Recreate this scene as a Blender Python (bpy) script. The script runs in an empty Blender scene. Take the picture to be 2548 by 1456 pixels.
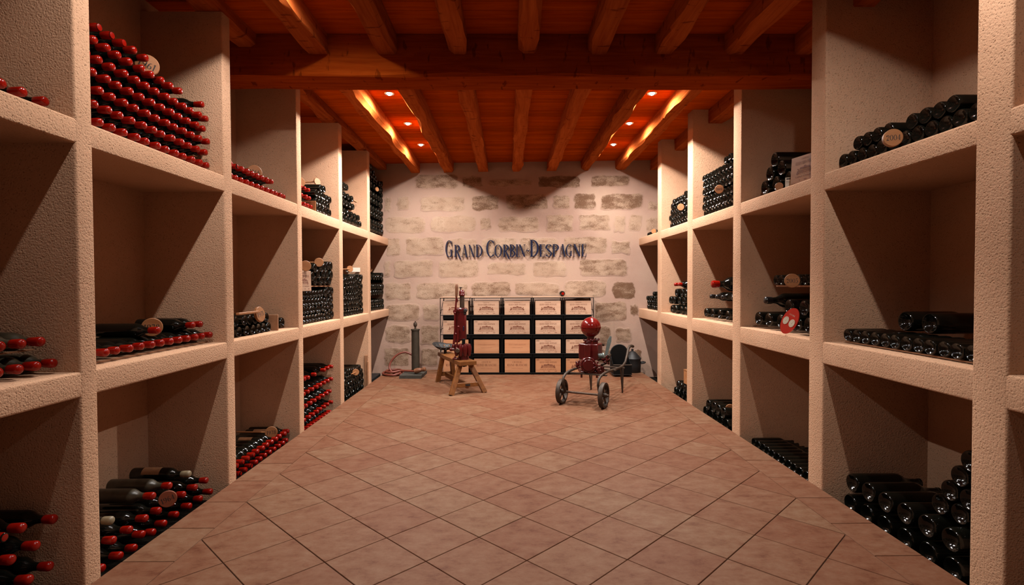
import bpy, math, random
from math import sin, cos, pi, radians
from mathutils import Vector, Matrix
scene = bpy.context.scene
COL = scene.collection

# ------------------------------------------------------------------ camera
PITCH, YAW, ROLL = 0.0217, 0.0085, -0.0036
cam_d = bpy.data.cameras.new('camera')
cam_d.sensor_fit = 'HORIZONTAL'; cam_d.sensor_width = 36.0
cam_d.lens = 36.0 * 1300.0 / 2548.0
cam_d.shift_y = 8.57 / 2548.0
cam_d.clip_start = 0.05; cam_d.clip_end = 60
cam = bpy.data.objects.new('camera', cam_d); COL.objects.link(cam)
_x = Vector((cos(YAW), -sin(YAW), 0)); _f = Vector((sin(YAW), cos(YAW), 0)); _z = Vector((0, 0, 1))
_fwd = cos(PITCH) * _f - sin(PITCH) * _z
_up = sin(PITCH) * _f + cos(PITCH) * _z
_r = cos(ROLL) * _x + sin(ROLL) * _up
_u = -sin(ROLL) * _x + cos(ROLL) * _up
M = Matrix((( _r.x, _u.x, -_fwd.x, 0), (_r.y, _u.y, -_fwd.y, 0), (_r.z, _u.z, -_fwd.z, 1.165), (0, 0, 0, 1)))
cam.matrix_world = M
scene.camera = cam

# ------------------------------------------------------------------ world and exposure
world = bpy.data.worlds.new('world'); scene.world = world
world.use_nodes = True
world.node_tree.nodes['Background'].inputs[0].default_value = (0.0, 0.0, 0.0, 1)
world.node_tree.nodes['Background'].inputs[1].default_value = 0.0
vs = scene.view_settings
vs.view_transform = 'Standard'; vs.look = 'None'; vs.gamma = 1.0; vs.exposure = 0.0
vs.use_curve_mapping = False

# ------------------------------------------------------------------ the cellar's own ceiling spots (x, y, strength)
ZC, ZJ = 2.825, 2.695
LIGHT_COLOR = (1.0, 0.935, 0.875)
SPOT_W = 216.0
SPOTS = [(-1.017, 4.57, 1.0), (-1.017, 5.41, 1.0), (-1.017, 6.22, 0.80),
         (1.262, 4.57, 1.0), (1.262, 5.41, 1.0), (1.262, 6.22, 0.72),
         (-1.017, 2.72, 0.40), (-1.017, 1.88, 0.28), (-1.017, 1.05, 0.06),
         (1.262, 1.88, 0.36), (1.262, 1.05, 0.10)]
ACCENT = ((0.15, 1.05, ZC - 0.03), (0.16, 7.1, 1.38), 46.0, 15.0)     # the one aimed at the sign: from, towards, watts, cone
def spot_light(name, x, y, k):
    d = bpy.data.lights.new(name, 'SPOT')
    d.energy = SPOT_W * k; d.color = LIGHT_COLOR
    d.spot_size = radians(178); d.spot_blend = 0.75; d.shadow_soft_size = 0.019
    o = bpy.data.objects.new(name, d); COL.objects.link(o)
    o.location = (x, y, ZC - 0.022)
    return o

# ------------------------------------------------------------------ material helpers
def new_mat(name):
    m = bpy.data.materials.new(name); m.use_nodes = True
    nt = m.node_tree; b = nt.nodes['Principled BSDF']
    return m, nt, b
def N(nt, t, **kw):
    n = nt.nodes.new(t)
    for k, v in kw.items():
        if k.startswith('i_'):
            n.inputs[k[2:].replace('_', ' ')].default_value = v
        else:
            setattr(n, k, v)
    return n
def L(nt, a, b): nt.links.new(a, b)
def ramp(nt, src, stops):
    r = N(nt, 'ShaderNodeValToRGB')
    e = r.color_ramp.elements
    while len(e) > 1: e.remove(e[-1])
    e[0].position, e[0].color = stops[0][0], (*stops[0][1], 1)
    for p, c in stops[1:]:
        q = e.new(p); q.color = (*c, 1)
    L(nt, src, r.inputs[0]); return r
def objco(nt, rand=False, scale=None):
    tc = N(nt, 'ShaderNodeTexCoord'); out = tc.outputs['Object']
    if rand:
        oi = N(nt, 'ShaderNodeObjectInfo')
        mu = N(nt, 'ShaderNodeMath', operation='MULTIPLY'); mu.inputs[1].default_value = 37.0
        L(nt, oi.outputs['Random'], mu.inputs[0])
        ad = N(nt, 'ShaderNodeVectorMath', operation='ADD')
        L(nt, out, ad.inputs[0]); L(nt, mu.outputs[0], ad.inputs[1]); out = ad.outputs[0]
    if scale:
        mp = N(nt, 'ShaderNodeMapping'); mp.inputs['Scale'].default_value = scale
        L(nt, out, mp.inputs[0]); out = mp.outputs[0]
    return out
ALB = 0.82      # one reflectance scale for everything but the ceiling timber
def simple(name, col, rough=0.5, metal=0.0, var=0.0, vscale=20.0, bump=0.0, bscale=60.0, spec=0.5, coat=0.0):
    col = tuple(c * ALB for c in col)
    m, nt, b = new_mat(name)
    b.inputs['Base Color'].default_value = (*col, 1)
    b.inputs['Roughness'].default_value = rough; b.inputs['Metallic'].default_value = metal
    b.inputs['Specular IOR Level'].default_value = spec
    b.inputs['Coat Weight'].default_value = coat; b.inputs['Coat Roughness'].default_value = 0.1
    co = objco(nt, True) if (var or bump) else None
    if var:
        n = N(nt, 'ShaderNodeTexNoise', i_Scale=vscale, i_Detail=5.0, i_Roughness=0.65); L(nt, co, n.inputs['Vector'])
        r = ramp(nt, n.outputs['Fac'], [(0.3, tuple(c * (1 - var) for c in col)), (0.7, tuple(min(1, c * (1 + var)) for c in col))])
        L(nt, r.outputs[0], b.inputs['Base Color'])
    if bump:
        n = N(nt, 'ShaderNodeTexNoise', i_Scale=bscale, i_Detail=4.0); L(nt, co, n.inputs['Vector'])
        bp = N(nt, 'ShaderNodeBump', i_Strength=bump, i_Distance=0.004)
        L(nt, n.outputs['Fac'], bp.inputs['Height']); L(nt, bp.outputs[0], b.inputs['Normal'])
    return m
def wood(name, dark, light, rough=0.55, axis='Y', rings=9.0, rand=True, bump=0.25, knots=0.0, spec=0.3):
    if name not in ('ceiling_pine', 'joist_oak', 'beam_oak'): dark, light = tuple(c * ALB for c in dark), tuple(c * ALB for c in light)
    m, nt, b = new_mat(name)
    sc = {'X': (0.7, 9, 9), 'Y': (9, 0.7, 9), 'Z': (9, 9, 0.7)}[axis]
    co = objco(nt, rand, sc)
    n = N(nt, 'ShaderNodeTexNoise', i_Scale=rings * 0.35, i_Detail=8.0, i_Roughness=0.62, i_Distortion=0.6); L(nt, co, n.inputs['Vector'])
    r = ramp(nt, n.outputs['Fac'], [(0.28, dark), (0.5, tuple((a + c) / 2 for a, c in zip(dark, light))), (0.72, light)])
    out = r.outputs[0]
    if rand:
        oi = N(nt, 'ShaderNodeObjectInfo')
        mr = N(nt, 'ShaderNodeMapRange'); mr.inputs['To Min'].default_value = 0.78; mr.inputs['To Max'].default_value = 1.12
        L(nt, oi.outputs['Random'], mr.inputs[0])
        mx = N(nt, 'ShaderNodeMix', data_type='RGBA', blend_type='MULTIPLY'); mx.inputs[0].default_value = 1.0
        L(nt, out, mx.inputs[6]); L(nt, mr.outputs[0], mx.inputs[7]); out = mx.outputs[2]
    if knots:
        co2 = objco(nt, rand)
        sc2 = {'X': (7, 22, 22), 'Y': (22, 7, 22), 'Z': (22, 22, 7)}[axis]
        mp = N(nt, 'ShaderNodeMapping'); mp.inputs['Scale'].default_value = tuple(v for v in (9, 26, 9)) if axis == 'Y' else (26, 9, 9)
        L(nt, co2, mp.inputs[0])
        v = N(nt, 'ShaderNodeTexNoise', i_Scale=1.0, i_Detail=2.0); L(nt, mp.outputs[0], v.inputs['Vector'])
        rk = ramp(nt, v.outputs['Fac'], [(0.63, (1, 1, 1)), (0.70, (0.25, 0.2, 0.2))])
        mx = N(nt, 'ShaderNodeMix', data_type='RGBA', blend_type='MULTIPLY'); mx.inputs[0].default_value = knots
        L(nt, out, mx.inputs[6]); L(nt, rk.outputs[0], mx.inputs[7]); out = mx.outputs[2]
    L(nt, out, b.inputs['Base Color'])
    b.inputs['Roughness'].default_value = rough; b.inputs['Specular IOR Level'].default_value = spec
    bp = N(nt, 'ShaderNodeBump', i_Strength=bump, i_Distance=0.003)
    L(nt, n.outputs['Fac'], bp.inputs['Height']); L(nt, bp.outputs[0], b.inputs['Normal'])
    return m

# roughcast render of the bins
def roughcast(name, lo, hi, strength=0.9):
    m, nt, b = new_mat(name)
    co = objco(nt)
    big = N(nt, 'ShaderNodeTexNoise', i_Scale=1.7, i_Detail=5.0, i_Roughness=0.6); L(nt, co, big.inputs['Vector'])
    r = ramp(nt, big.outputs['Fac'], [(0.3, lo), (0.7, hi)])
    g = N(nt, 'ShaderNodeTexNoise', i_Scale=165.0, i_Detail=2.5, i_Roughness=0.6); L(nt, co, g.inputs['Vector'])
    v = N(nt, 'ShaderNodeTexVoronoi', i_Scale=115.0); L(nt, co, v.inputs['Vector'])
    k = N(nt, 'ShaderNodeMath', operation='MULTIPLY_ADD'); k.inputs[1].default_value = 0.45
    L(nt, v.outputs['Distance'], k.inputs[0]); L(nt, g.outputs['Fac'], k.inputs[2])
    pit = ramp(nt, k.outputs[0], [(0.42, (0.62, 0.56, 0.50)), (0.55, (1, 1, 1))])
    mx = N(nt, 'ShaderNodeMix', data_type='RGBA', blend_type='MULTIPLY'); mx.inputs[0].default_value = 0.75
    L(nt, r.outputs[0], mx.inputs[6]); L(nt, pit.outputs[0], mx.inputs[7]); L(nt, mx.outputs[2], b.inputs['Base Color'])
    sh = ramp(nt, k.outputs[0], [(0.36, (0, 0, 0)), (0.60, (0.75, 0.75, 0.75)), (0.95, (1, 1, 1))])
    bp = N(nt, 'ShaderNodeBump', i_Strength=strength, i_Distance=0.0042); L(nt, sh.outputs[0], bp.inputs['Height'])
    L(nt, bp.outputs[0], b.inputs['Normal'])
    b.inputs['Roughness'].default_value = 0.95; b.inputs['Specular IOR Level'].default_value = 0.03
    return m
M_ROUGH = roughcast('roughcast', (0.4510, 0.2665, 0.1624), (0.5248, 0.3198, 0.2050), 0.85)

PLASTER_STOPS = [(0.3, (0.2870, 0.1804, 0.1394)), (0.5, (0.3444, 0.2296, 0.1763)), (0.72, (0.3690, 0.2583, 0.1886))]
def plaster():
    m, nt, b = new_mat('pink_plaster')
    co = objco(nt)
    a = N(nt, 'ShaderNodeTexNoise', i_Scale=1.3, i_Detail=7.0, i_Roughness=0.6); L(nt, co, a.inputs['Vector'])
    r = ramp(nt, a.outputs['Fac'], PLASTER_STOPS)
    g = N(nt, 'ShaderNodeTexNoise', i_Scale=60.0, i_Detail=6.0, i_Roughness=0.7); L(nt, co, g.inputs['Vector'])
    L(nt, r.outputs[0], b.inputs['Base Color'])
    bp = N(nt, 'ShaderNodeBump', i_Strength=0.45, i_Distance=0.006); L(nt, g.outputs['Fac'], bp.inputs['Height'])
    L(nt, bp.outputs[0], b.inputs['Normal'])
    b.inputs['Roughness'].default_value = 0.95; b.inputs['Specular IOR Level'].default_value = 0.03
    return m
M_PLASTER = plaster()

def limestone():
    m, nt, b = new_mat('weathered_limestone')
    co = objco(nt)
    at = N(nt, 'ShaderNodeAttribute', attribute_type='OBJECT', attribute_name='wear')
    a = N(nt, 'ShaderNodeTexNoise', i_Scale=5.0, i_Detail=6.0, i_Roughness=0.65); L(nt, co, a.inputs['Vector'])
    base = ramp(nt, a.outputs['Fac'], [(0.3, (0.3198, 0.2116, 0.1460)), (0.7, (0.3936, 0.2804, 0.2009))])
    # dark lichen and soot: more of it where wear is high, broken up by fine noise
    st = N(nt, 'ShaderNodeMapping'); st.inputs['Scale'].default_value = (1.0, 1.0, 2.2); L(nt, co, st.inputs[0])
    f = N(nt, 'ShaderNodeTexNoise', i_Scale=85.0, i_Detail=6.0, i_Roughness=0.75); L(nt, st.outputs[0], f.inputs['Vector'])
    l = N(nt, 'ShaderNodeTexNoise', i_Scale=8.0, i_Detail=4.0); L(nt, st.outputs[0], l.inputs['Vector'])
    s1 = N(nt, 'ShaderNodeMath', operation='MULTIPLY_ADD'); s1.inputs[1].default_value = 0.6; L(nt, l.outputs['Fac'], s1.inputs[0]); L(nt, f.outputs['Fac'], s1.inputs[2])
    s2 = N(nt, 'ShaderNodeMath', operation='MULTIPLY_ADD'); s2.inputs[1].default_value = 0.34
    L(nt, at.outputs['Fac'], s2.inputs[0]); L(nt, s1.outputs[0], s2.inputs[2])
    mk = ramp(nt, s2.outputs[0], [(0.0, (0, 0, 0)), (0.0, (0, 0, 0)), (1.0, (1, 1, 1))])
    mr = N(nt, 'ShaderNodeMapRange'); mr.inputs['From Min'].default_value = 0.83; mr.inputs['From Max'].default_value = 1.10; mr.inputs['To Max'].default_value = 0.92
    L(nt, s2.outputs[0], mr.inputs[0])
    mx = N(nt, 'ShaderNodeMix', data_type='RGBA'); L(nt, mr.outputs[0], mx.inputs[0])
    mx.inputs[7].default_value = (0.105, 0.052, 0.028, 1); L(nt, base.outputs[0], mx.inputs[6])
    # pin holes
    v = N(nt, 'ShaderNodeTexVoronoi', i_Scale=95.0); L(nt, co, v.inputs['Vector'])
    ph = ramp(nt, v.outputs['Distance'], [(0.10, (0.35, 0.26, 0.2)), (0.24, (1, 1, 1))])
    m2 = N(nt, 'ShaderNodeMix', data_type='RGBA', blend_type='MULTIPLY'); m2.inputs[0].default_value = 0.65
    L(nt, mx.outputs[2], m2.inputs[6]); L(nt, ph.outputs[0], m2.inputs[7]); L(nt, m2.outputs[2], b.inputs['Base Color'])
    # pointing mortar lapping raggedly over the arrises
    ca = N(nt, 'ShaderNodeAttribute', attribute_name='core')
    en = N(nt, 'ShaderNodeTexNoise', i_Scale=16.0, i_Detail=6.0, i_Roughness=0.7); L(nt, co, en.inputs['Vector'])
    e1 = N(nt, 'ShaderNodeMath', operation='ADD'); L(nt, ca.outputs['Fac'], e1.inputs[0]); L(nt, en.outputs['Fac'], e1.inputs[1])
    er = N(nt, 'ShaderNodeMapRange'); er.inputs['From Min'].default_value = 0.62; er.inputs['From Max'].default_value = 0.98; L(nt, e1.outputs[0], er.inputs[0])
    pa = N(nt, 'ShaderNodeTexNoise', i_Scale=1.3, i_Detail=7.0, i_Roughness=0.6); L(nt, co, pa.inputs['Vector'])
    pl = ramp(nt, pa.outputs['Fac'], PLASTER_STOPS)
    m3 = N(nt, 'ShaderNodeMix', data_type='RGBA'); L(nt, er.outputs[0], m3.inputs[0]); L(nt, pl.outputs[0], m3.inputs[6]); L(nt, m2.outputs[2], m3.inputs[7])
    L(nt, m3.outputs[2], b.inputs['Base Color'])
    bp = N(nt, 'ShaderNodeBump', i_Strength=0.7, i_Distance=0.006); L(nt, f.outputs['Fac'], bp.inputs['Height'])
    L(nt, bp.outputs[0], b.inputs['Normal'])
    b.inputs['Roughness'].default_value = 0.95; b.inputs['Specular IOR Level'].default_value = 0.03
    return m
M_STONE = limestone()

def terracotta():
    m, nt, b = new_mat('terracotta_tile')
    co = objco(nt, True)
    mp = N(nt, 'ShaderNodeMapping'); mp.inputs['Scale'].default_value = (10.0, 15.0, 10.0); L(nt, co, mp.inputs[0])
    a = N(nt, 'ShaderNodeTexNoise', i_Scale=1.0, i_Detail=10.0, i_Roughness=0.74); L(nt, mp.outputs[0], a.inputs['Vector'])
    r = ramp(nt, a.outputs['Fac'], [(0.28, (0.0880, 0.0290, 0.0132)), (0.47, (0.1430, 0.0630, 0.0335)), (0.70, (0.1770, 0.0955, 0.0570))])
    oi = N(nt, 'ShaderNodeObjectInfo')
    rr = ramp(nt, oi.outputs['Random'], [(0.0, (0.94, 0.84, 0.80)), (0.4, (1.0, 0.95, 0.93)), (0.75, (1.03, 1.03, 1.02)), (1.0, (1.05, 1.14, 1.14))])
    mx = N(nt, 'ShaderNodeMix', data_type='RGBA', blend_type='MULTIPLY'); mx.inputs[0].default_value = 1.0
    L(nt, r.outputs[0], mx.inputs[6]); L(nt, rr.outputs[0], mx.inputs[7]); L(nt, mx.outputs[2], b.inputs['Base Color'])
    f = N(nt, 'ShaderNodeTexNoise', i_Scale=30.0, i_Detail=4.0); L(nt, co, f.inputs['Vector'])
    bp = N(nt, 'ShaderNodeBump', i_Strength=0.15, i_Distance=0.003); L(nt, f.outputs['Fac'], bp.inputs['Height'])
    L(nt, bp.outputs[0], b.inputs['Normal'])
    b.inputs['Roughness'].default_value = 0.62; b.inputs['Specular IOR Level'].default_value = 0.10
    return m
M_TILE = terracotta()
M_GROUT = simple('grout', (0.125, 0.080, 0.056), 0.95, var=0.25, vscale=30)
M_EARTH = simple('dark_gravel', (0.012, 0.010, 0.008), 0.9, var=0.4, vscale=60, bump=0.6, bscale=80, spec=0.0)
M_PLANK = wood('ceiling_pine', (0.29, 0.037, 0.0010), (0.46, 0.076, 0.0025), 0.6, 'X', 8, bump=0.12, spec=0.0)
M_JOIST = wood('joist_oak', (0.25, 0.043, 0.007), (0.43, 0.104, 0.023), 0.65, 'Y', 10, bump=0.6, knots=0.6, spec=0.0)
M_BEAM = wood('beam_oak', (0.24, 0.030, 0.003), (0.40, 0.072, 0.008), 0.65, 'X', 10, bump=0.6, knots=0.6, spec=0.0)
M_GLASS = simple('dark_bottle_glass', (0.005, 0.005, 0.0035), 0.10, spec=0.42)
M_DUSTY = simple('dusty_bottle_glass', (0.045, 0.036, 0.022), 0.32, var=0.6, vscale=14, spec=0.5)
M_WAX = simple('red_sealing_wax', (0.26, 0.0055, 0.0018), 0.17, var=0.12, vscale=40, spec=0.35)
M_FOIL = simple('black_foil', (0.012, 0.010, 0.010), 0.25)
M_CORK = simple('cork', (0.55, 0.24, 0.10), 0.8, var=0.2, vscale=90)
M_WHITECAP = simple('pale_capsule', (0.22, 0.17, 0.10), 0.45, var=0.2)
M_LABEL = simple('paper_label', (0.30, 0.135, 0.055), 0.8, var=0.25, vscale=40)
M_CARD = simple('white_card', (0.66, 0.58, 0.48), 0.7)
M_INK = simple('black_ink', (0.02, 0.012, 0.01), 0.7)
M_BRAND = simple('burnt_marking', (0.16, 0.045, 0.018), 0.8)
M_BRANDF = simple('faded_marking', (0.34, 0.135, 0.065), 0.8)
M_PINE = wood('crate_pine', (0.43, 0.245, 0.155), (0.56, 0.36, 0.245), 0.6, 'X', 6, bump=0.08)
M_PINEO = wood('crate_pine_red', (0.42, 0.18, 0.083), (0.54, 0.265, 0.135), 0.6, 'X', 6, bump=0.08)
M_REDPADDLE = wood('reddened_paddle_wood', (0.20, 0.05, 0.022), (0.30, 0.085, 0.04), 0.6, 'X', 6, bump=0.05)
M_PADDLE = wood('paddle_wood', (0.30, 0.115, 0.040), (0.42, 0.185, 0.075), 0.5, 'X', 6, bump=0.05)
M_LATH = wood('lath_wood', (0.30, 0.13, 0.06), (0.46, 0.23, 0.12), 0.7, 'Y', 6, bump=0.1)
M_BENCH = wood('bench_oak', (0.13, 0.042, 0.008), (0.26, 0.092, 0.020), 0.42, 'Y', 8, bump=0.2, spec=0.5)
M_REDENAMEL = simple('red_enamel', (0.085, 0.0045, 0.005), 0.28, var=0.25, vscale=14, spec=0.5, bump=0.1, bscale=40)
M_REDBALL = simple('red_gloss_enamel', (0.15, 0.005, 0.004), 0.16, spec=0.5)
M_STEEL = simple('worn_steel', (0.10, 0.066, 0.048), 0.42, metal=0.7, var=0.3, vscale=30)
M_RUST = simple('rusty_iron', (0.050, 0.030, 0.018), 0.6, metal=0.3, var=0.45, vscale=22, bump=0.2)
M_IRON = simple('black_iron', (0.010, 0.009, 0.009), 0.55, metal=0.0, var=0.3)
M_BLACK = simple('black_lacquer', (0.003, 0.003, 0.003), 0.5, spec=0.15)
M_TEAL = simple('grey_green_iron', (0.16, 0.20, 0.19), 0.45, metal=0.4, var=0.2)
M_ZINC = simple('dull_zinc', (0.040, 0.030, 0.019), 0.5, metal=0.2, var=0.3, vscale=16)
M_SLATE = simple('slate', (0.045, 0.040, 0.031), 0.7, var=0.2)
M_HOSE = simple('red_rubber_hose', (0.17, 0.034, 0.018), 0.5, var=0.2)
M_GRIP = wood('turned_grip', (0.13, 0.05, 0.025), (0.24, 0.10, 0.05), 0.45, 'Z', 8, bump=0.05)
M_NAVY = simple('navy_letter', (0.008, 0.012, 0.035), 0.22, metal=0.0, spec=0.7)
M_PLACARD = simple('red_placard', (0.50, 0.022, 0.008), 0.35)
M_DIAL = simple('dial_face', (0.70, 0.62, 0.48), 0.4)
M_ALU = simple('satin_rim', (0.55, 0.5, 0.45), 0.3, metal=0.9)
def emit(name, col, s):
    m, nt, b = new_mat(name)
    b.inputs['Emission Color'].default_value = (*col, 1); b.inputs['Emission Strength'].default_value = s
    return m
M_LAMP = emit('lamp_lens', (1, 0.9, 0.8), 60.0)

# ------------------------------------------------------------------ mesh builder
class MB:
    def __init__(s): s.v = []; s.f = []
    def add(s, verts, faces):
        b = len(s.v); s.v += [tuple(p) for p in verts]; s.f += [tuple(b + i for i in f) for f in faces]
        return s
    def box(s, c, d, R=None):
        hx, hy, hz = d[0] / 2, d[1] / 2, d[2] / 2
        p = [Vector((sx * hx, sy * hy, sz * hz)) for sz in (-1, 1) for sy in (-1, 1) for sx in (-1, 1)]
        if R is not None: p = [R @ q for q in p]
        p = [q + Vector(c) for q in p]
        return s.add(p, [(0, 2, 3, 1), (4, 5, 7, 6), (0, 1, 5, 4), (2, 6, 7, 3), (0, 4, 6, 2), (1, 3, 7, 5)])
    def cbox(s, c, d, b=0.004, R=None):     # box with chamfered vertical and horizontal edges
        hx, hy, hz = d[0] / 2, d[1] / 2, d[2] / 2
        b = min(b, hx * .9, hy * .9, hz * .9)
        rings = []
        for z, k in ((-hz, b), (-hz + b, 0), (hz - b, 0), (hz, b)):
            x, y = hx - k, hy - k; q = max(b - k, 0)
            rings.append([(x, -y + q, z), (x, y - q, z), (x - q, y, z), (-x + q, y, z), (-x, y - q, z), (-x, -y + q, z), (-x + q, -y, z), (x - q, -y, z)])
        p = [Vector(q) for r in rings for q in r]
        if R is not None: p = [R @ q for q in p]
        p = [q + Vector(c) for q in p]
        f = [tuple(range(7, -1, -1)), tuple(range(24, 32))]
        for k in range(3):
            for i in range(8):
                j = (i + 1) % 8; f.append((k * 8 + i, k * 8 + j, k * 8 + 8 + j, k * 8 + 8 + i))
        return s.add(p, f)
    def bar(s, a, b, w, h, up=(0, 0, 1), ch=0.0):
        a, b = Vector(a), Vector(b); d = b - a; Ln = d.length; x = d.normalized()
        y = Vector(up).cross(x)
        if y.length < 1e-4: y = Vector((0, 1, 0)).cross(x)
        y.normalize(); z = x.cross(y)
        R = Matrix((x, y, z)).transposed()
        return s.cbox((a + b) / 2, (Ln, w, h), ch, R) if ch else s.box((a + b) / 2, (Ln, w, h), R)
    def lathe(s, prof, seg=20, R=None, o=(0, 0, 0)):     # profile of (axial, radius), axis local z
        o = Vector(o); vs = []; rings = []
        for a, r in prof:
            if r < 1e-6:
                rings.append([len(vs)]); vs.append(Vector((0, 0, a)))
            else:
                rings.append(list(range(len(vs), len(vs) + seg)))
                vs += [Vector((r * cos(2 * pi * i / seg), r * sin(2 * pi * i / seg), a)) for i in range(seg)]
        f = []
        for A, B in zip(rings, rings[1:]):
            for i in range(seg):
                j = (i + 1) % seg
                if len(A) == 1 and len(B) == 1: continue
                if len(A) == 1: f.append((A[0], B[j], B[i]))
                elif len(B) == 1: f.append((A[i], A[j], B[0]))
                else: f.append((A[i], A[j], B[j], B[i]))
        if R is not None: vs = [R @ q for q in vs]
        return s.add([q + o for q in vs], f)
    def cyl(s, a, b, r, seg=14, r2=None, ch=0.0):
        a, b = Vector(a), Vector(b); d = b - a; Ln = d.length; r2 = r if r2 is None else r2
        R = d.to_track_quat('Z', 'Y').to_matrix()
        if ch: pr = [(0, 0), (0, r - ch), (ch, r), (Ln - ch, r2), (Ln, r2 - ch), (Ln, 0)]
        else: pr = [(0, 0), (0, r), (Ln, r2), (Ln, 0)]
        return s.lathe(pr, seg, R, a)
    def sphere(s, c, r, seg=20, n=10, sz=1.0):
        return s.lathe([(-r * sz * cos(pi * k / n), r * sin(pi * k / n)) for k in range(n + 1)], seg, None, c)
    def tube(s, pts, r, seg=10, closed=False, cap=True):
        P = [Vector(p) for p in pts]; n = len(P); vs = []; f = []
        rr = r if isinstance(r, (list, tuple)) else [r] * n
        prev = None
        for i in range(n):
            t = (P[(i + 1) % n] - P[i - 1]) if closed else (P[min(i + 1, n - 1)] - P[max(i - 1, 0)])
            t.normalize()
            if prev is None:
                u = Vector((0, 0, 1)).cross(t)
                if u.length < 1e-3: u = Vector((1, 0, 0)).cross(t)
            else:
                u = prev - t * prev.dot(t)
            u.normalize(); prev = u; w = t.cross(u)
            vs += [P[i] + rr[i] * (cos(2 * pi * k / seg) * u + sin(2 * pi * k / seg) * w) for k in range(seg)]
        m = n if closed else n - 1
        for i in range(m):
            for k in range(seg):
                a, b2 = i * seg, ((i + 1) % n) * seg; l = (k + 1) % seg
                f.append((a + k, a + l, b2 + l, b2 + k))
        if cap and not closed:
            f.append(tuple(range(seg - 1, -1, -1))); f.append(tuple(range((n - 1) * seg, n * seg)))
        return s.add(vs, f)
    def prism(s, poly, d0, d1, axis='z', o=(0, 0, 0)):   # polygon extruded between d0 and d1 along an axis
        def m(p, d):
            return {'z': (p[0], p[1], d), 'y': (p[0], d, p[1]), 'x': (d, p[0], p[1])}[axis]
        n = len(poly); o = Vector(o)
        vs = [Vector(m(p, d0)) + o for p in poly] + [Vector(m(p, d1)) + o for p in poly]
        f = [tuple(range(n - 1, -1, -1)), tuple(range(n, 2 * n))] + [(i, (i + 1) % n, n + (i + 1) % n, n + i) for i in range(n)]
        return s.add(vs, f)
    def mesh(s, name, smooth=True, angle=38):
        me = bpy.data.meshes.new(name); me.from_pydata(s.v, [], s.f)
        if smooth:
            me.polygons.foreach_set('use_smooth', [True] * len(me.polygons))
            me.set_sharp_from_angle(angle=radians(angle))
        return me
def fix(me):
    import bmesh
    bm = bmesh.new(); bm.from_mesh(me); bmesh.ops.recalc_face_normals(bm, faces=bm.faces); bm.to_mesh(me); bm.free()
    return me
def link(name, me, mat=None, parent=None, loc=None, rz=0.0):
    if mat is not None and not me.materials: me.materials.append(mat)
    o = bpy.data.objects.new(name, me); COL.objects.link(o)
    if parent: o.parent = parent
    if loc is not None: o.location = loc
    if rz: o.rotation_euler = (0, 0, rz)
    return o
def obj(name, mb, mat, parent=None, smooth=True, angle=38, loc=None, rz=0.0):
    return link(name, fix(mb.mesh(name, smooth, angle)), mat, parent, loc, rz)
def tag(o, label, cat, group=None):
    o['label'] = label; o['category'] = cat
    if group: o['group'] = group
    return o
def thing(name, label, cat, loc=(0, 0, 0), rz=0.0, group=None):
    o = bpy.data.objects.new(name, None); COL.objects.link(o); o.empty_display_size = 0.05
    o.location = loc; o.rotation_euler = (0, 0, rz)
    return tag(o, label, cat, group)
def local(o):      # children built in world coordinates keep their place under a moved root
    mi = (Matrix.Translation(o.location) @ o.rotation_euler.to_matrix().to_4x4()).inverted()
    for c in o.children:
        c.matrix_parent_inverse = mi

# ------------------------------------------------------------------ condensed serif lettering
TK, TN = 0.135, 0.034
def _rib(pts, ws):
    q = []
    n = len(pts); Lp = []; Rp = []
    for i in range(n):
        a = pts[max(i - 1, 0)]; b = pts[min(i + 1, n - 1)]
        dx, dy = b[0] - a[0], b[1] - a[1]; l = math.hypot(dx, dy) or 1
        nx, ny = -dy / l, dx / l; w = ws[i] / 2
        Lp.append((pts[i][0] + nx * w, pts[i][1] + ny * w)); Rp.append((pts[i][0] - nx * w, pts[i][1] - ny * w))
    for i in range(n - 1): q.append([Lp[i], Lp[i + 1], Rp[i + 1], Rp[i]])
    return q
def _arc(cx, cy, rx, ry, a0, a1, n=16, tk=TK, tn=TN, side=0):
    pts = []; ws = []
    for k in range(n + 1):
        a = radians(a0 + (a1 - a0) * k / n); pts.append((cx + rx * cos(a), cy + ry * sin(a)))
        c = abs(cos(a)) ** 1.3
        if side and cos(a) * side < 0: c *= 0.25
        ws.append(tn + (tk - tn) * c)
    return _rib(pts, ws)
def _re(x0, y0, x1, y1): return [[(x0, y0), (x1, y0), (x1, y1), (x0, y1)]]
def _ln(x0, y0, x1, y1, w): return _rib([(x0, y0), (x1, y1)], [w, w])
def _sf(x, y, w=0.24): return _re(x - w / 2, y - (0 if y < 0.5 else TN), x + w / 2, y + (TN if y < 0.5 else 0))
def _stem(x, y0=0, y1=1, s=True):
    r = _re(x - TK / 2, y0, x + TK / 2, y1)
    if s: r += _sf(x, 0) + _sf(x, 1)
    return r
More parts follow.
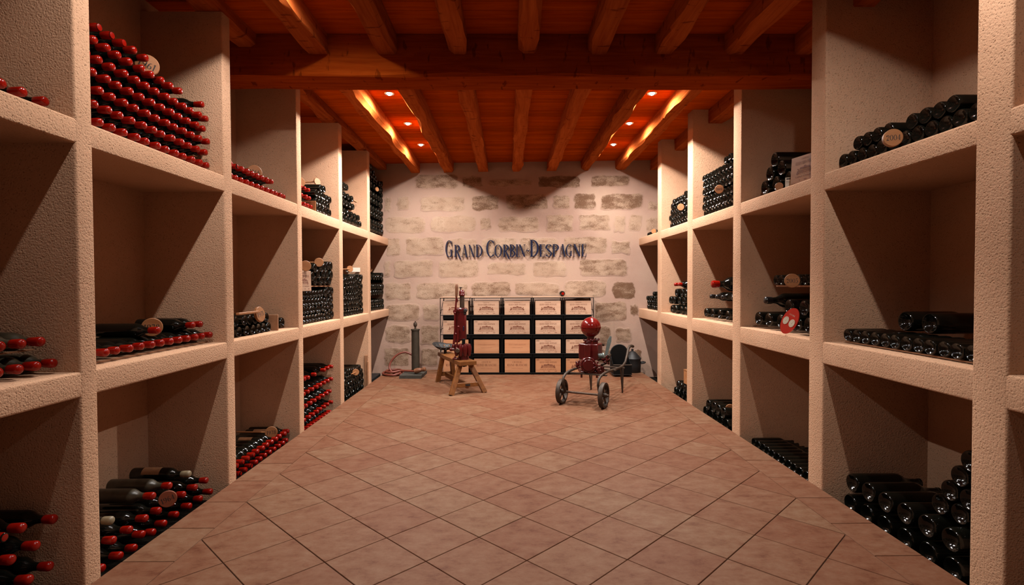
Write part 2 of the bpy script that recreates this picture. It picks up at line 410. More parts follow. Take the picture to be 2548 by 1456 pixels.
def glyph(c):
    if c == 'A': return 0.66, _ln(.10, 0, .33, 1, TN) + _ln(.33, 1, .54, 0, TK) + _re(.17, .28, .46, .28 + TN) + _sf(.10, 0, .18) + _sf(.55, 0, .22)
    if c == 'B': return 0.60, _stem(.15) + _arc(.2, .755, .27, .228, -90, 90) + _arc(.2, .265, .33, .248, -90, 90)
    if c == 'C': return 0.62, _arc(.34, .5, .27, .482, 48, 312) + _re(.55, .66, .55 + TN, .97) + _re(.55, .05, .55 + TN, .28)
    if c == 'D': return 0.66, _stem(.15) + _arc(.2, .5, .39, .482, -90, 90)
    if c == 'E': return 0.54, _stem(.15) + _re(.15, 1 - TN, .48, 1) + _re(.15, .5, .38, .5 + TN) + _re(.15, 0, .5, TN) + _re(.45, .76, .48, 1) + _re(.47, 0, .5, .26) + _re(.36, .42, .38, .62)
    if c == 'F': return 0.52, _stem(.15) + _re(.15, 1 - TN, .48, 1) + _re(.15, .5, .38, .5 + TN) + _re(.45, .76, .48, 1)
    if c == 'G': return 0.68, _arc(.34, .5, .27, .482, 50, 300) + _re(.55, .66, .55 + TN, .97) + _re(.46, .04, .46 + TK, .42) + _sf(.53, .42, .25)
    if c == 'H': return 0.74, _stem(.15) + _stem(.58) + _re(.15, .5, .58, .5 + TN)
    if c == 'I': return 0.30, _stem(.15)
    if c == 'L': return 0.52, _stem(.15) + _re(.15, 0, .48, TN) + _re(.45, 0, .48, .28)
    if c == 'M': return 0.88, _re(.10, 0, .10 + TN, 1) + _ln(.13, 1, .42, .1, TK * .9) + _ln(.42, .1, .68, 1, TN) + _stem(.72) + _sf(.11, 0, .2) + _sf(.1, 1, .16)
    if c == 'N': return 0.72, _re(.10, 0, .10 + TN, 1) + _ln(.14, .98, .57, .02, TK) + _re(.57, 0, .57 + TN, 1) + _sf(.11, 0, .2) + _sf(.58, 1, .2) + _sf(.10, 1, .16)
    if c == 'O': return 0.70, _arc(.35, .5, .28, .482, 0, 360, 28)
    if c == 'P': return 0.58, _stem(.15) + _arc(.2, .73, .31, .252, -90, 90)
    if c == 'R': return 0.66, _stem(.15) + _arc(.2, .745, .29, .238, -90, 90) + _rib([(.28, .5), (.42, .2), (.56, -.12), (.66, -.16)], [TK * .7, TK, TK * .8, TN])
    if c == 'S': return 0.56, _arc(.28, .745, .19, .238, 30, 200, 12) + _rib([(.10, .70), (.20, .58), (.36, .44), (.46, .32)], [TN * 2, TK, TK, TN * 2]) + _arc(.28, .255, .2, .238, 20, -155, 12) + _re(.45, .74, .45 + TN, .97) + _re(.06, .03, .06 + TN, .3)
    if c == 'T': return 0.60, _stem(.3) + _re(.04, 1 - TN, .56, 1) + _re(.04, .74, .07, 1) + _re(.53, .74, .56, 1)
    if c == 'U': return 0.70, _re(.15 - TK / 2, .25, .15 + TK / 2, 1) + _re(.56, .25, .56 + TN, 1) + _arc(.355, .27, .215, .255, 180, 360, 12, TK, TN, -1) + _sf(.15, 1) + _sf(.575, 1, .2)
    if c == 'V': return 0.66, _ln(.10, 1, .33, 0, TK) + _ln(.33, 0, .54, 1, TN) + _sf(.10, 1, .22) + _sf(.55, 1, .18)
    if c == 'Z': return 0.58, _re(.06, 1 - TN, .5, 1) + _ln(.46, .98, .1, .02, TK) + _re(.06, 0, .52, TN)
    if c == '-': return 0.42, _rib([(.04, .44), (.14, .56), (.26, .46), (.38, .58)], [TN, .10, .10, TN])
    if c == '*': return 0.30, _re(.11, .44, .19, .52)
    if c == '0': return 0.62, _arc(.31, .5, .23, .482, 0, 360, 24)
    if c == '1': return 0.40, _stem(.2) + _ln(.2, .98, .06, .82, TN * 1.6)
    if c == '2': return 0.60, _arc(.29, .72, .21, .26, 170, -30, 12) + _ln(.45, .58, .10, .06, TN * 2) + _re(.07, 0, .52, .12) + _arc(.14, .76, .06, .06, 0, 360, 8, .1, .1)
    if c == '4': return 0.62, _stem(.42, s=False) + _sf(.42, 0) + _ln(.42, .98, .06, .3, TN * 1.4) + _re(.04, .26, .58, .26 + TN)
    if c == '5': return 0.58, _re(.12, .55, .12 + TN, 1) + _re(.12, .88, .48, 1) + _arc(.28, .32, .21, .30, 120, -150, 14)
    if c == '6': return 0.60, _arc(.30, .28, .20, .262, 0, 360, 18) + _rib([(.10, .3), (.13, .62), (.26, .88), (.46, .97)], [TK, TK, TK * .7, TN])
    if c == '7': return 0.56, _re(.06, .88, .50, 1) + _ln(.47, .9, .22, 0, TK * .8)
    if c == '8': return 0.60, _arc(.30, .75, .17, .232, 0, 360, 16) + _arc(.30, .265, .21, .248, 0, 360, 18)
    if c == '9': return 0.60, _arc(.29, .72, .20, .262, 0, 360, 18) + _rib([(.49, .7), (.46, .38), (.33, .12), (.13, .03)], [TK, TK, TK * .7, TN])
    return 0.30, []
def text_quads(s, h, x0=0.0, y0=0.0, width=None, center=True, sp=0.04):
    x = 0.0; out = []
    for c in s:
        w, q = glyph(c)
        out += [[(px + x, py) for px, py in poly] for poly in q]; x += w + sp
    x -= sp
    sx = (width / x) if width else h
    off = x0 - (x * sx / 2 if center else 0)
    return [[(px * sx + off, py * h + y0) for px, py in poly] for poly in out]
def flat_text(mb, quads, y=-0.0006):
    for q in quads: mb.add([(p[0], y, p[1]) for p in q], [tuple(range(len(q)))])
    return mb

# ================================================================== the room
rnd = random.Random(7)
XL, XR, XBL, XBR = -1.635, 1.772, -2.10, 2.37
PIL_L = [(-0.13, -0.04), (0.955, 1.043), (2.005, 2.089), (3.047, 3.136), (4.095, 4.187), (5.112, 5.218), (6.156, 6.261)]
PIL_R = [(-0.30, -0.16), (0.77, 0.915), (1.831, 1.974), (2.912, 3.053), (3.958, 4.101), (4.997, 5.143), (6.02, 6.164)]
Y0, BAYZ = -1.4, -0.09
def wall_y(x): return 7.2 - 0.05 * (x + 1.635)

# floor: bedding with a kerb to the sunken bins, terracotta tiles as parts
mb = MB()
mb.box(((XL + XR) / 2, 2.95, -0.0575), (XR - XL, 8.7, 0.104))
floor = obj('floor', mb, M_GROUT, smooth=False); floor['kind'] = 'structure'
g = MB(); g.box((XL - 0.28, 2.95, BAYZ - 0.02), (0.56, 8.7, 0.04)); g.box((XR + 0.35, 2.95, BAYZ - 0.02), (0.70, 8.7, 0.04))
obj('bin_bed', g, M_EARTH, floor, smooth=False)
BL, BR = -1.412, 1.566
UX, UY = (BR - BL) / 14, 0.2069
def clip(poly, f):
    out = []
    for i in range(len(poly)):
        a, b = poly[i], poly[(i + 1) % len(poly)]; da, db = f(a), f(b)
        if da >= 0: out.append(a)
        if (da >= 0) != (db >= 0):
            t = da / (da - db); out.append((a[0] + (b[0] - a[0]) * t, a[1] + (b[1] - a[1]) * t))
    return out
def tile_mesh(poly):
    cx = sum(p[0] for p in poly) / len(poly); cy = sum(p[1] for p in poly) / len(poly)
    m = MB(); n = len(poly); lo = [(x - cx, y - cy) for x, y in poly]
    k = 0.0022
    vs = [(x, y, -0.010) for x, y in lo] + [(x, y, -0.0018) for x, y in lo]
    ins = []
    for x, y in lo:
        l = math.hypot(x, y); ins.append((x * (1 - k / l), y * (1 - k / l), 0.0))
    f = [tuple(range(2 * n, 3 * n))]
    for i in range(n):
        j = (i + 1) % n
        f += [(i, j, n + j, n + i), (n + i, n + j, 2 * n + j, 2 * n + i)]
    m.add(vs + ins, f)
    me = fix(m.mesh('tile', False)); me.materials.append(M_TILE)
    return me, (cx, cy)
GAP = 0.0034
cache = {}
for j in range(-4, 26):
    for i in range(0, 15):
        if (i + j) % 2: continue
        cx, cy = BL + UX * i, 2.181 + UY * j
        hx, hy = UX - GAP * .72, UY - GAP * .72
        poly = [(cx - hx, cy), (cx, cy - hy), (cx + hx, cy), (cx, cy + hy)]
        cut = clip(clip(poly, lambda p: p[0] - BL - GAP / 2), lambda p: BR - GAP / 2 - p[0])
        cut = clip(cut, lambda p: wall_y(p[0]) - 0.005 - p[1])
        if len(cut) < 3: continue
        full = len(cut) == 4 and 0 < i < 14 and cy + hy < 7.0
        key = 'f' if full else ('e%d' % (i > 0) if cy + hy < 7.0 else None)
        if key in cache:
            me, off = cache[key]; c = (cx + off[0], cy + off[1])
        else:
            me, c = tile_mesh(cut)
            if key: cache[key] = (me, (c[0] - cx, c[1] - cy))
        link('tile', me, None, floor, (c[0], c[1], rnd.uniform(-0.0004, 0.0004)))
for (x0, x1) in ((XL, BL), (BR, XR)):
    for k in range(-4, 17):
        ya, yb = 2.196 + 0.303 * k + GAP / 2, 2.196 + 0.303 * (k + 1) - GAP / 2
        yb = min(yb, wall_y(x0) - 0.008)
        if ya > 7.05: continue
        me, c = tile_mesh([(x0 + .001, ya), (x1 - GAP / 2, ya), (x1 - GAP / 2, yb), (x0 + .001, yb)] if x0 < 0 else [(x0 + GAP / 2, ya), (x1 - .001, ya), (x1 - .001, yb), (x0 + GAP / 2, yb)])
        link('tile', me, None, floor, (c[0], c[1], rnd.uniform(-0.0004, 0.0004)))

# walls
w = MB(); w.box((XBL - 0.1, 2.95, 1.36), (0.2, 8.8, 2.95)); o = obj('wall_left', w, M_ROUGH, smooth=False); o['kind'] = 'structure'
w = MB(); w.box((XBR + 0.1, 2.95, 1.36), (0.2, 8.8, 2.95)); o = obj('wall_right', w, M_ROUGH, smooth=False); o['kind'] = 'structure'
w = MB(); w.box((0.13, Y0 - 0.1, 1.36), (4.9, 0.2, 2.95)); o = obj('wall_front', w, M_ROUGH, smooth=False); o['kind'] = 'structure'
w = MB()
nx, nz = 60, 36
vs = []
for k in range(nz + 1):
    for i in range(nx + 1):
        x = XBL + (XBR - XBL) * i / nx; z = -0.1 + 2.95 * k / nz
        d = 0.0015 * sin(x * 5.1 + z * 3.3) + 0.0015 * sin(x * 2.3 - z * 6.7 + 1.2) + 0.001 * sin(x * 11 + z * 9)
        vs.append((x, wall_y(x) + d, z))
w.add(vs, [(k * (nx + 1) + i, k * (nx + 1) + i + 1, (k + 1) * (nx + 1) + i + 1, (k + 1) * (nx + 1) + i) for k in range(nz) for i in range(nx)])
w.box((0.13, 7.45, 1.36), (4.7, 0.2, 2.95))
wall_back = obj('wall_back', w, M_PLASTER); wall_back['kind'] = 'structure'
STONES=[(-1.257,2.468,-0.666,2.679,0.5),(-0.623,2.482,-0.327,2.642,0.6),(-0.256,2.489,0.344,2.596,0.4),(0.414,2.46,0.992,2.637,0.8),(1.127,2.473,1.647,2.639,0.6),(-1.687,2.176,-1.58,2.372,0.1),(-1.509,2.185,-1.33,2.381,0.15),(-1.193,2.16,-0.575,2.378,0.1),(-0.493,2.165,-0.109,2.384,0.6),(-0.028,2.177,0.555,2.393,0.45),(0.614,2.176,0.852,2.379,0.45),(0.89,2.173,1.202,2.397,0.75),(1.256,2.164,1.829,2.39,0.75),(1.878,2.148,2.027,2.281,0.4),(-1.684,1.863,-1.116,2.105,0.05),(-1.052,1.874,-0.422,2.115,0.0),(-0.379,1.907,-0.22,2.086,0.25),(-0.133,1.878,0.44,2.091,0.3),(0.521,1.873,0.9,2.114,0.35),(0.965,1.88,1.385,2.115,0.3),(1.433,1.855,1.594,2.097,0.0),(1.627,1.87,1.814,2.105,0.1),(1.857,1.873,2.038,2.066,0.2),(-1.67,1.554,-1.457,1.822,0.15),(-1.398,1.558,-0.864,1.829,0.2),(-0.822,1.544,-0.407,1.804,0.1),(-0.365,1.541,0.118,1.811,0.15),(0.161,1.549,0.694,1.806,0.2),(0.748,1.567,1.353,1.818,0.35),(1.396,1.569,1.654,1.756,0.35),(-1.701,1.273,-1.604,1.504,0.15),(-1.562,1.261,-1.015,1.512,0.15),(-0.951,1.259,-0.387,1.514,0.15),(-0.278,1.283,0.259,1.477,0.15),(0.34,1.264,0.802,1.491,0.05),(0.97,1.267,1.622,1.513,0.4),(-1.687,0.952,-1.323,1.205,0.25),(-1.258,0.951,-0.537,1.202,0.25),(-0.5,0.993,0.05,1.211,0.5),(0.093,1.003,0.71,1.197,0.25),(0.763,0.979,1.342,1.222,0.3),(1.407,0.956,1.729,1.204,0.9),(-1.678,0.664,-1.203,0.912,0.3),(-1.166,0.664,-0.931,0.912,0.25),(1.17,0.662,1.622,0.933,0.5),(1.644,0.738,1.773,0.895,0.8),(-1.692,0.359,-1.333,0.619,0.4),(-1.201,0.343,-0.933,0.619,0.35),(1.234,0.335,1.396,0.607,0.5),(1.451,0.378,1.677,0.58,0.4),(-1.712,0.042,-1.347,0.304,0.45),(-1.204,0.043,-0.946,0.299,0.4),(1.191,0.088,1.451,0.28,0.7),(1.693,0.117,1.811,0.292,0.7)]

rs = random.Random(3)
for (x0, z0, x1, z1, wear) in STONES:
    cx, cz, hx, hz = (x0 + x1) / 2, (z0 + z1) / 2, (x1 - x0) / 2, (z1 - z0) / 2
    n = 36; out = []
    ph = [rs.uniform(0, 6.28) for _ in range(4)]; am = [rs.uniform(.002, .006) for _ in range(4)]
    pw = rs.uniform(7, 14)
    for k in range(n):
        a = 2 * pi * k / n; c, s = cos(a), sin(a)
        r = (abs(c) ** pw + abs(s) ** pw) ** (-1 / pw)
        j = sum(am[q] * sin((q * 2 + 2) * a + ph[q]) for q in range(4)) + rs.uniform(-.003, .003)
        out.append((c * r * (hx + j), s * r * (hz + j)))
    m = MB(); vs = []; core = []
    pr = rs.uniform(0.0045, 0.0065)
    mn = min(hx, hz)
    for inset, d, cv in ((0.0, 0.012, 0), (0.0, 0.0, 0), (0.012, -pr * .55, .25), (0.030, -pr * .9, .6), (0.060, -pr, 1.0)):
        for (px, pz) in out:
            l = max(abs(px) / hx, abs(pz) / hz); qx = max(0.05, 1 - inset / hx); qz = max(0.05, 1 - inset / hz)
            x, z = px * qx, pz * qz
            vs.append((x + cx, wall_y(cx + x) + d + (rs.uniform(-.0008, .0008) if inset else 0), z + cz)); core.append(cv)
    vs.append((cx, wall_y(cx) - pr, cz)); core.append(1.0)
    f = []
    for k in range(4):
        for i in range(n):
            j = (i + 1) % n; f.append((k * n + i, k * n + j, (k + 1) * n + j, (k + 1) * n + i))
    f += [(4 * n + i, 4 * n + (i + 1) % n, 5 * n) for i in range(n)]
    m.add(vs, f)
    o = obj('stone', m, M_STONE, wall_back, angle=50); o['wear'] = float(wear)
    at = o.data.attributes.new('core', 'FLOAT', 'POINT'); at.data.foreach_set('value', core)

# ceiling: boards across, joists along, one main beam
m = MB(); m.box(((XBL + XBR) / 2, 2.95, ZC + 0.03), (XBR - XBL, 8.8, 0.03))
ceiling = obj('ceiling', m, M_PLANK, smooth=False); ceiling['kind'] = 'structure'
BY0, BY1, BZ = 3.500, 3.765, 2.552
y = Y0; pk = None
while y < 7.2:
    if pk is None:
        m = MB(); W = XBR - XBL; hw = 0.0488
        prof = [(-hw, 0.016), (-hw, 0.003), (-hw + .003, 0), (hw - .003, 0), (hw, 0.003), (hw, 0.016)]
        m.prism(prof, -W / 2, W / 2, 'x'); pk = fix(m.mesh('plank', False)); pk.materials.append(M_PLANK)
    link('plank', pk, None, ceiling, ((XBL + XBR) / 2, y + 0.05, ZC + rnd.uniform(-.0006, .0006)))
    y += 0.1
def beam_mesh(y0, y1, w, zt, zb, seed, step=0.11, wav=0.022, axis='y'):
    r = random.Random(seed); m = MB(); vs = []; n = max(2, int((y1 - y0) / step)); c1 = c2 = .012
    ph = [r.uniform(0, 6.28) for _ in range(6)]
    for k in range(n + 1):
        t = y0 + (y1 - y0) * k / n
        e1 = wav * (.6 * sin(t * 4.1 + ph[0]) + .5 * sin(t * 9.3 + ph[1])) + r.uniform(-.004, .004)
        e2 = wav * (.6 * sin(t * 4.6 + ph[2]) + .5 * sin(t * 8.1 + ph[3])) + r.uniform(-.004, .004)
        c1 = max(.006, min(.034, c1 + r.uniform(-.010, .010))); c2 = max(.006, min(.034, c2 + r.uniform(-.010, .010)))
        h = w / 2; b = zb + .003 * sin(t * 3 + ph[4])
        ring = [(-h, zt), (-h + e1 * .3, b + c1), (-h + e1 + c1 * .8, b), (h + e2 - c2 * .8, b), (h + e2 * .3, b + c2), (h, zt)]
        vs += [(p, t, q) if axis == 'y' else (t, p, q) for p, q in ring]
    f = []
    for k in range(n):
        for i in range(6):
            j = (i + 1) % 6; f.append((k * 6 + i, k * 6 + j, k * 6 + 6 + j, k * 6 + 6 + i))
    f += [tuple(range(5, -1, -1)), tuple(range(n * 6, n * 6 + 6))]
    m.add(vs, f)
    return fix(m.mesh('joist', True, 30))
JX = [-1.251, -0.791, -0.327, 0.136, 0.603, 1.054, 1.513, 1.985]
for k, x in enumerate(JX):
    for (a, b, sd) in ((BY1 - .02, 7.19, k), (Y0, BY0 + .02, 20 + k)):
        me = beam_mesh(a, b, 0.128, ZC, ZJ, sd); me.materials.append(M_JOIST)
        link('joist', me, None, ceiling, (x, 0, 0))
for (a, b, sd) in ((BY1 - .02, 7.19, 41), (Y0, BY0 + .02, 42)):
    me = beam_mesh(a, b, 0.128, ZC, 2.738, sd); me.materials.append(M_JOIST)
    link('joist', me, None, ceiling, (-1.715, 0, 0))
me = beam_mesh(XBL, XBR, BY1 - BY0, ZC, BZ, 77, 0.14, .010, 'x'); me.materials.append(M_BEAM)
link('beam', me, None, ceiling, (0, (BY0 + BY1) / 2, 0))

# masonry wine bins along both walls
def rounded(x_front, x_back, a0, a1, r=0.009, n=4):
    s = 1 if x_back > x_front else -1      # outline in (x, a), front edges rounded
    P = [(x_back, a0)]
    for k in range(n + 1):
        t = pi / 2 * k / n; P.append((x_front + s * (r - r * sin(t)), a0 + r - r * cos(t)))
    for k in range(n + 1):
        t = pi / 2 * k / n; P.append((x_front + s * (r - r * cos(t)), a1 - r + r * sin(t)))
    P.append((x_back, a1))
    return P
def bins(label, xf, xb, pil, top_z, shelves):
    root = thing('wine_bins', label, 'shelving', ((xf + xb) / 2, 2.9, BAYZ))
    for (a, b) in pil:
        m = MB(); m.prism(rounded(xf, xb, a, b), BAYZ, top_z, 'z'); obj('divider', m, M_ROUGH, root, angle=40)
    edges = [Y0] + [v for p in pil for v in p] + [None]
    for (z0, z1) in shelves:
        ya = Y0
        for (a, b) in pil + [(None, None)]:
            yb = a if a is not None else wall_y(xf) + .01
            m = MB(); P = rounded(xf + (.0007 if xb > xf else -.0007), xb, z0, z1)
            n = len(P); vs = [(p[0], ya - .012, p[1]) for p in P] + [(p[0], yb + .012, p[1]) for p in P]
            m.add(vs, [tuple(range(n)), tuple(range(2 * n - 1, n - 1, -1))] + [(i, (i + 1) % n, n + (i + 1) % n, n + i) for i in range(n)])
            obj('shelf', m, M_ROUGH, root, angle=40)
            ya = b
    local(root)
    return root
bins('cream roughcast masonry wine bins along the left wall', XL, XBL, PIL_L, 2.738, [(1.707, 1.802), (0.738, 0.836)])
bins('cream roughcast masonry wine bins along the right wall', XR, XBR, PIL_R, ZC, [(1.682, 1.781), (0.713, 0.838)])

# recessed ceiling spots
fx = MB()
fx.lathe([(0, .026), (-.004, .030), (-.006, .040), (-.002, .044), (.004, .044)], 24); rim_me = fix(fx.mesh('rim')); rim_me.materials.append(M_ALU)
fx = MB(); fx.lathe([(-.016, 0), (-.015, .009), (-.010, .017), (.0, .022)], 20); lens_me = fix(fx.mesh('lamp_lens')); lens_me.materials.append(M_LAMP)
ORD = ['nearest', 'second', 'third', 'fourth', 'fifth', 'sixth', 'seventh', 'eighth', 'ninth', 'tenth', 'eleventh', 'twelfth', 'thirteenth', 'fourteenth']
for k, (x, y, s) in enumerate(SPOTS):
    side = 'left' if x < 0 else 'right'
    if y > 4: lab = 'recessed ceiling spot, %s beyond the beam in the %s row' % ({4.57: 'first', 5.41: 'second', 6.22: 'last'}[y], side)
    else: lab = 'ceiling spot on the camera side of the beam, %s row, %s it' % (side, {2.72: 'closest to', 1.88: 'one span before', 1.05: 'two spans before'}[y])
    t = thing('ceiling_spotlight', lab, 'lamp', (x, y, ZC), 0, 'recessed spots between the joists')
    link('rim', rim_me, None, t); link('lamp_lens', lens_me, None, t, (0, 0, -0.002))
    sp = spot_light('spot_beam', x, y, s)
t = thing('ceiling_spotlight', 'swivelling ceiling spot above the camera aimed at the wall sign', 'lamp', ACCENT[0], 0, 'recessed spots between the joists')
aim = (Vector(ACCENT[1]) - Vector(ACCENT[0])).normalized(); AR = aim.to_track_quat('Z', 'Y').to_matrix()
m = MB(); m.lathe([(-.05, 0), (-.05, .022), (.0, .030), (.004, .030), (.004, .025), (-.01, .024), (-.01, 0)], 20, AR); obj('housing', m, M_ALU, t)
m = MB(); m.lathe([(-.006, 0), (-.006, .023)], 20, AR); obj('lamp_lens', m, M_LAMP, t)
d = bpy.data.lights.new('aimed_beam', 'SPOT'); d.energy = ACCENT[2]; d.color = (0.78, 0.91, 1.0); d.spot_size = radians(ACCENT[3]); d.spot_blend = 1.0; d.shadow_soft_size = .02
o = bpy.data.objects.new('aimed_beam', d); COL.objects.link(o); o.location = Vector(ACCENT[0]) + aim * .01
o.rotation_euler = (-aim).to_track_quat('Z', 'Y').to_euler()
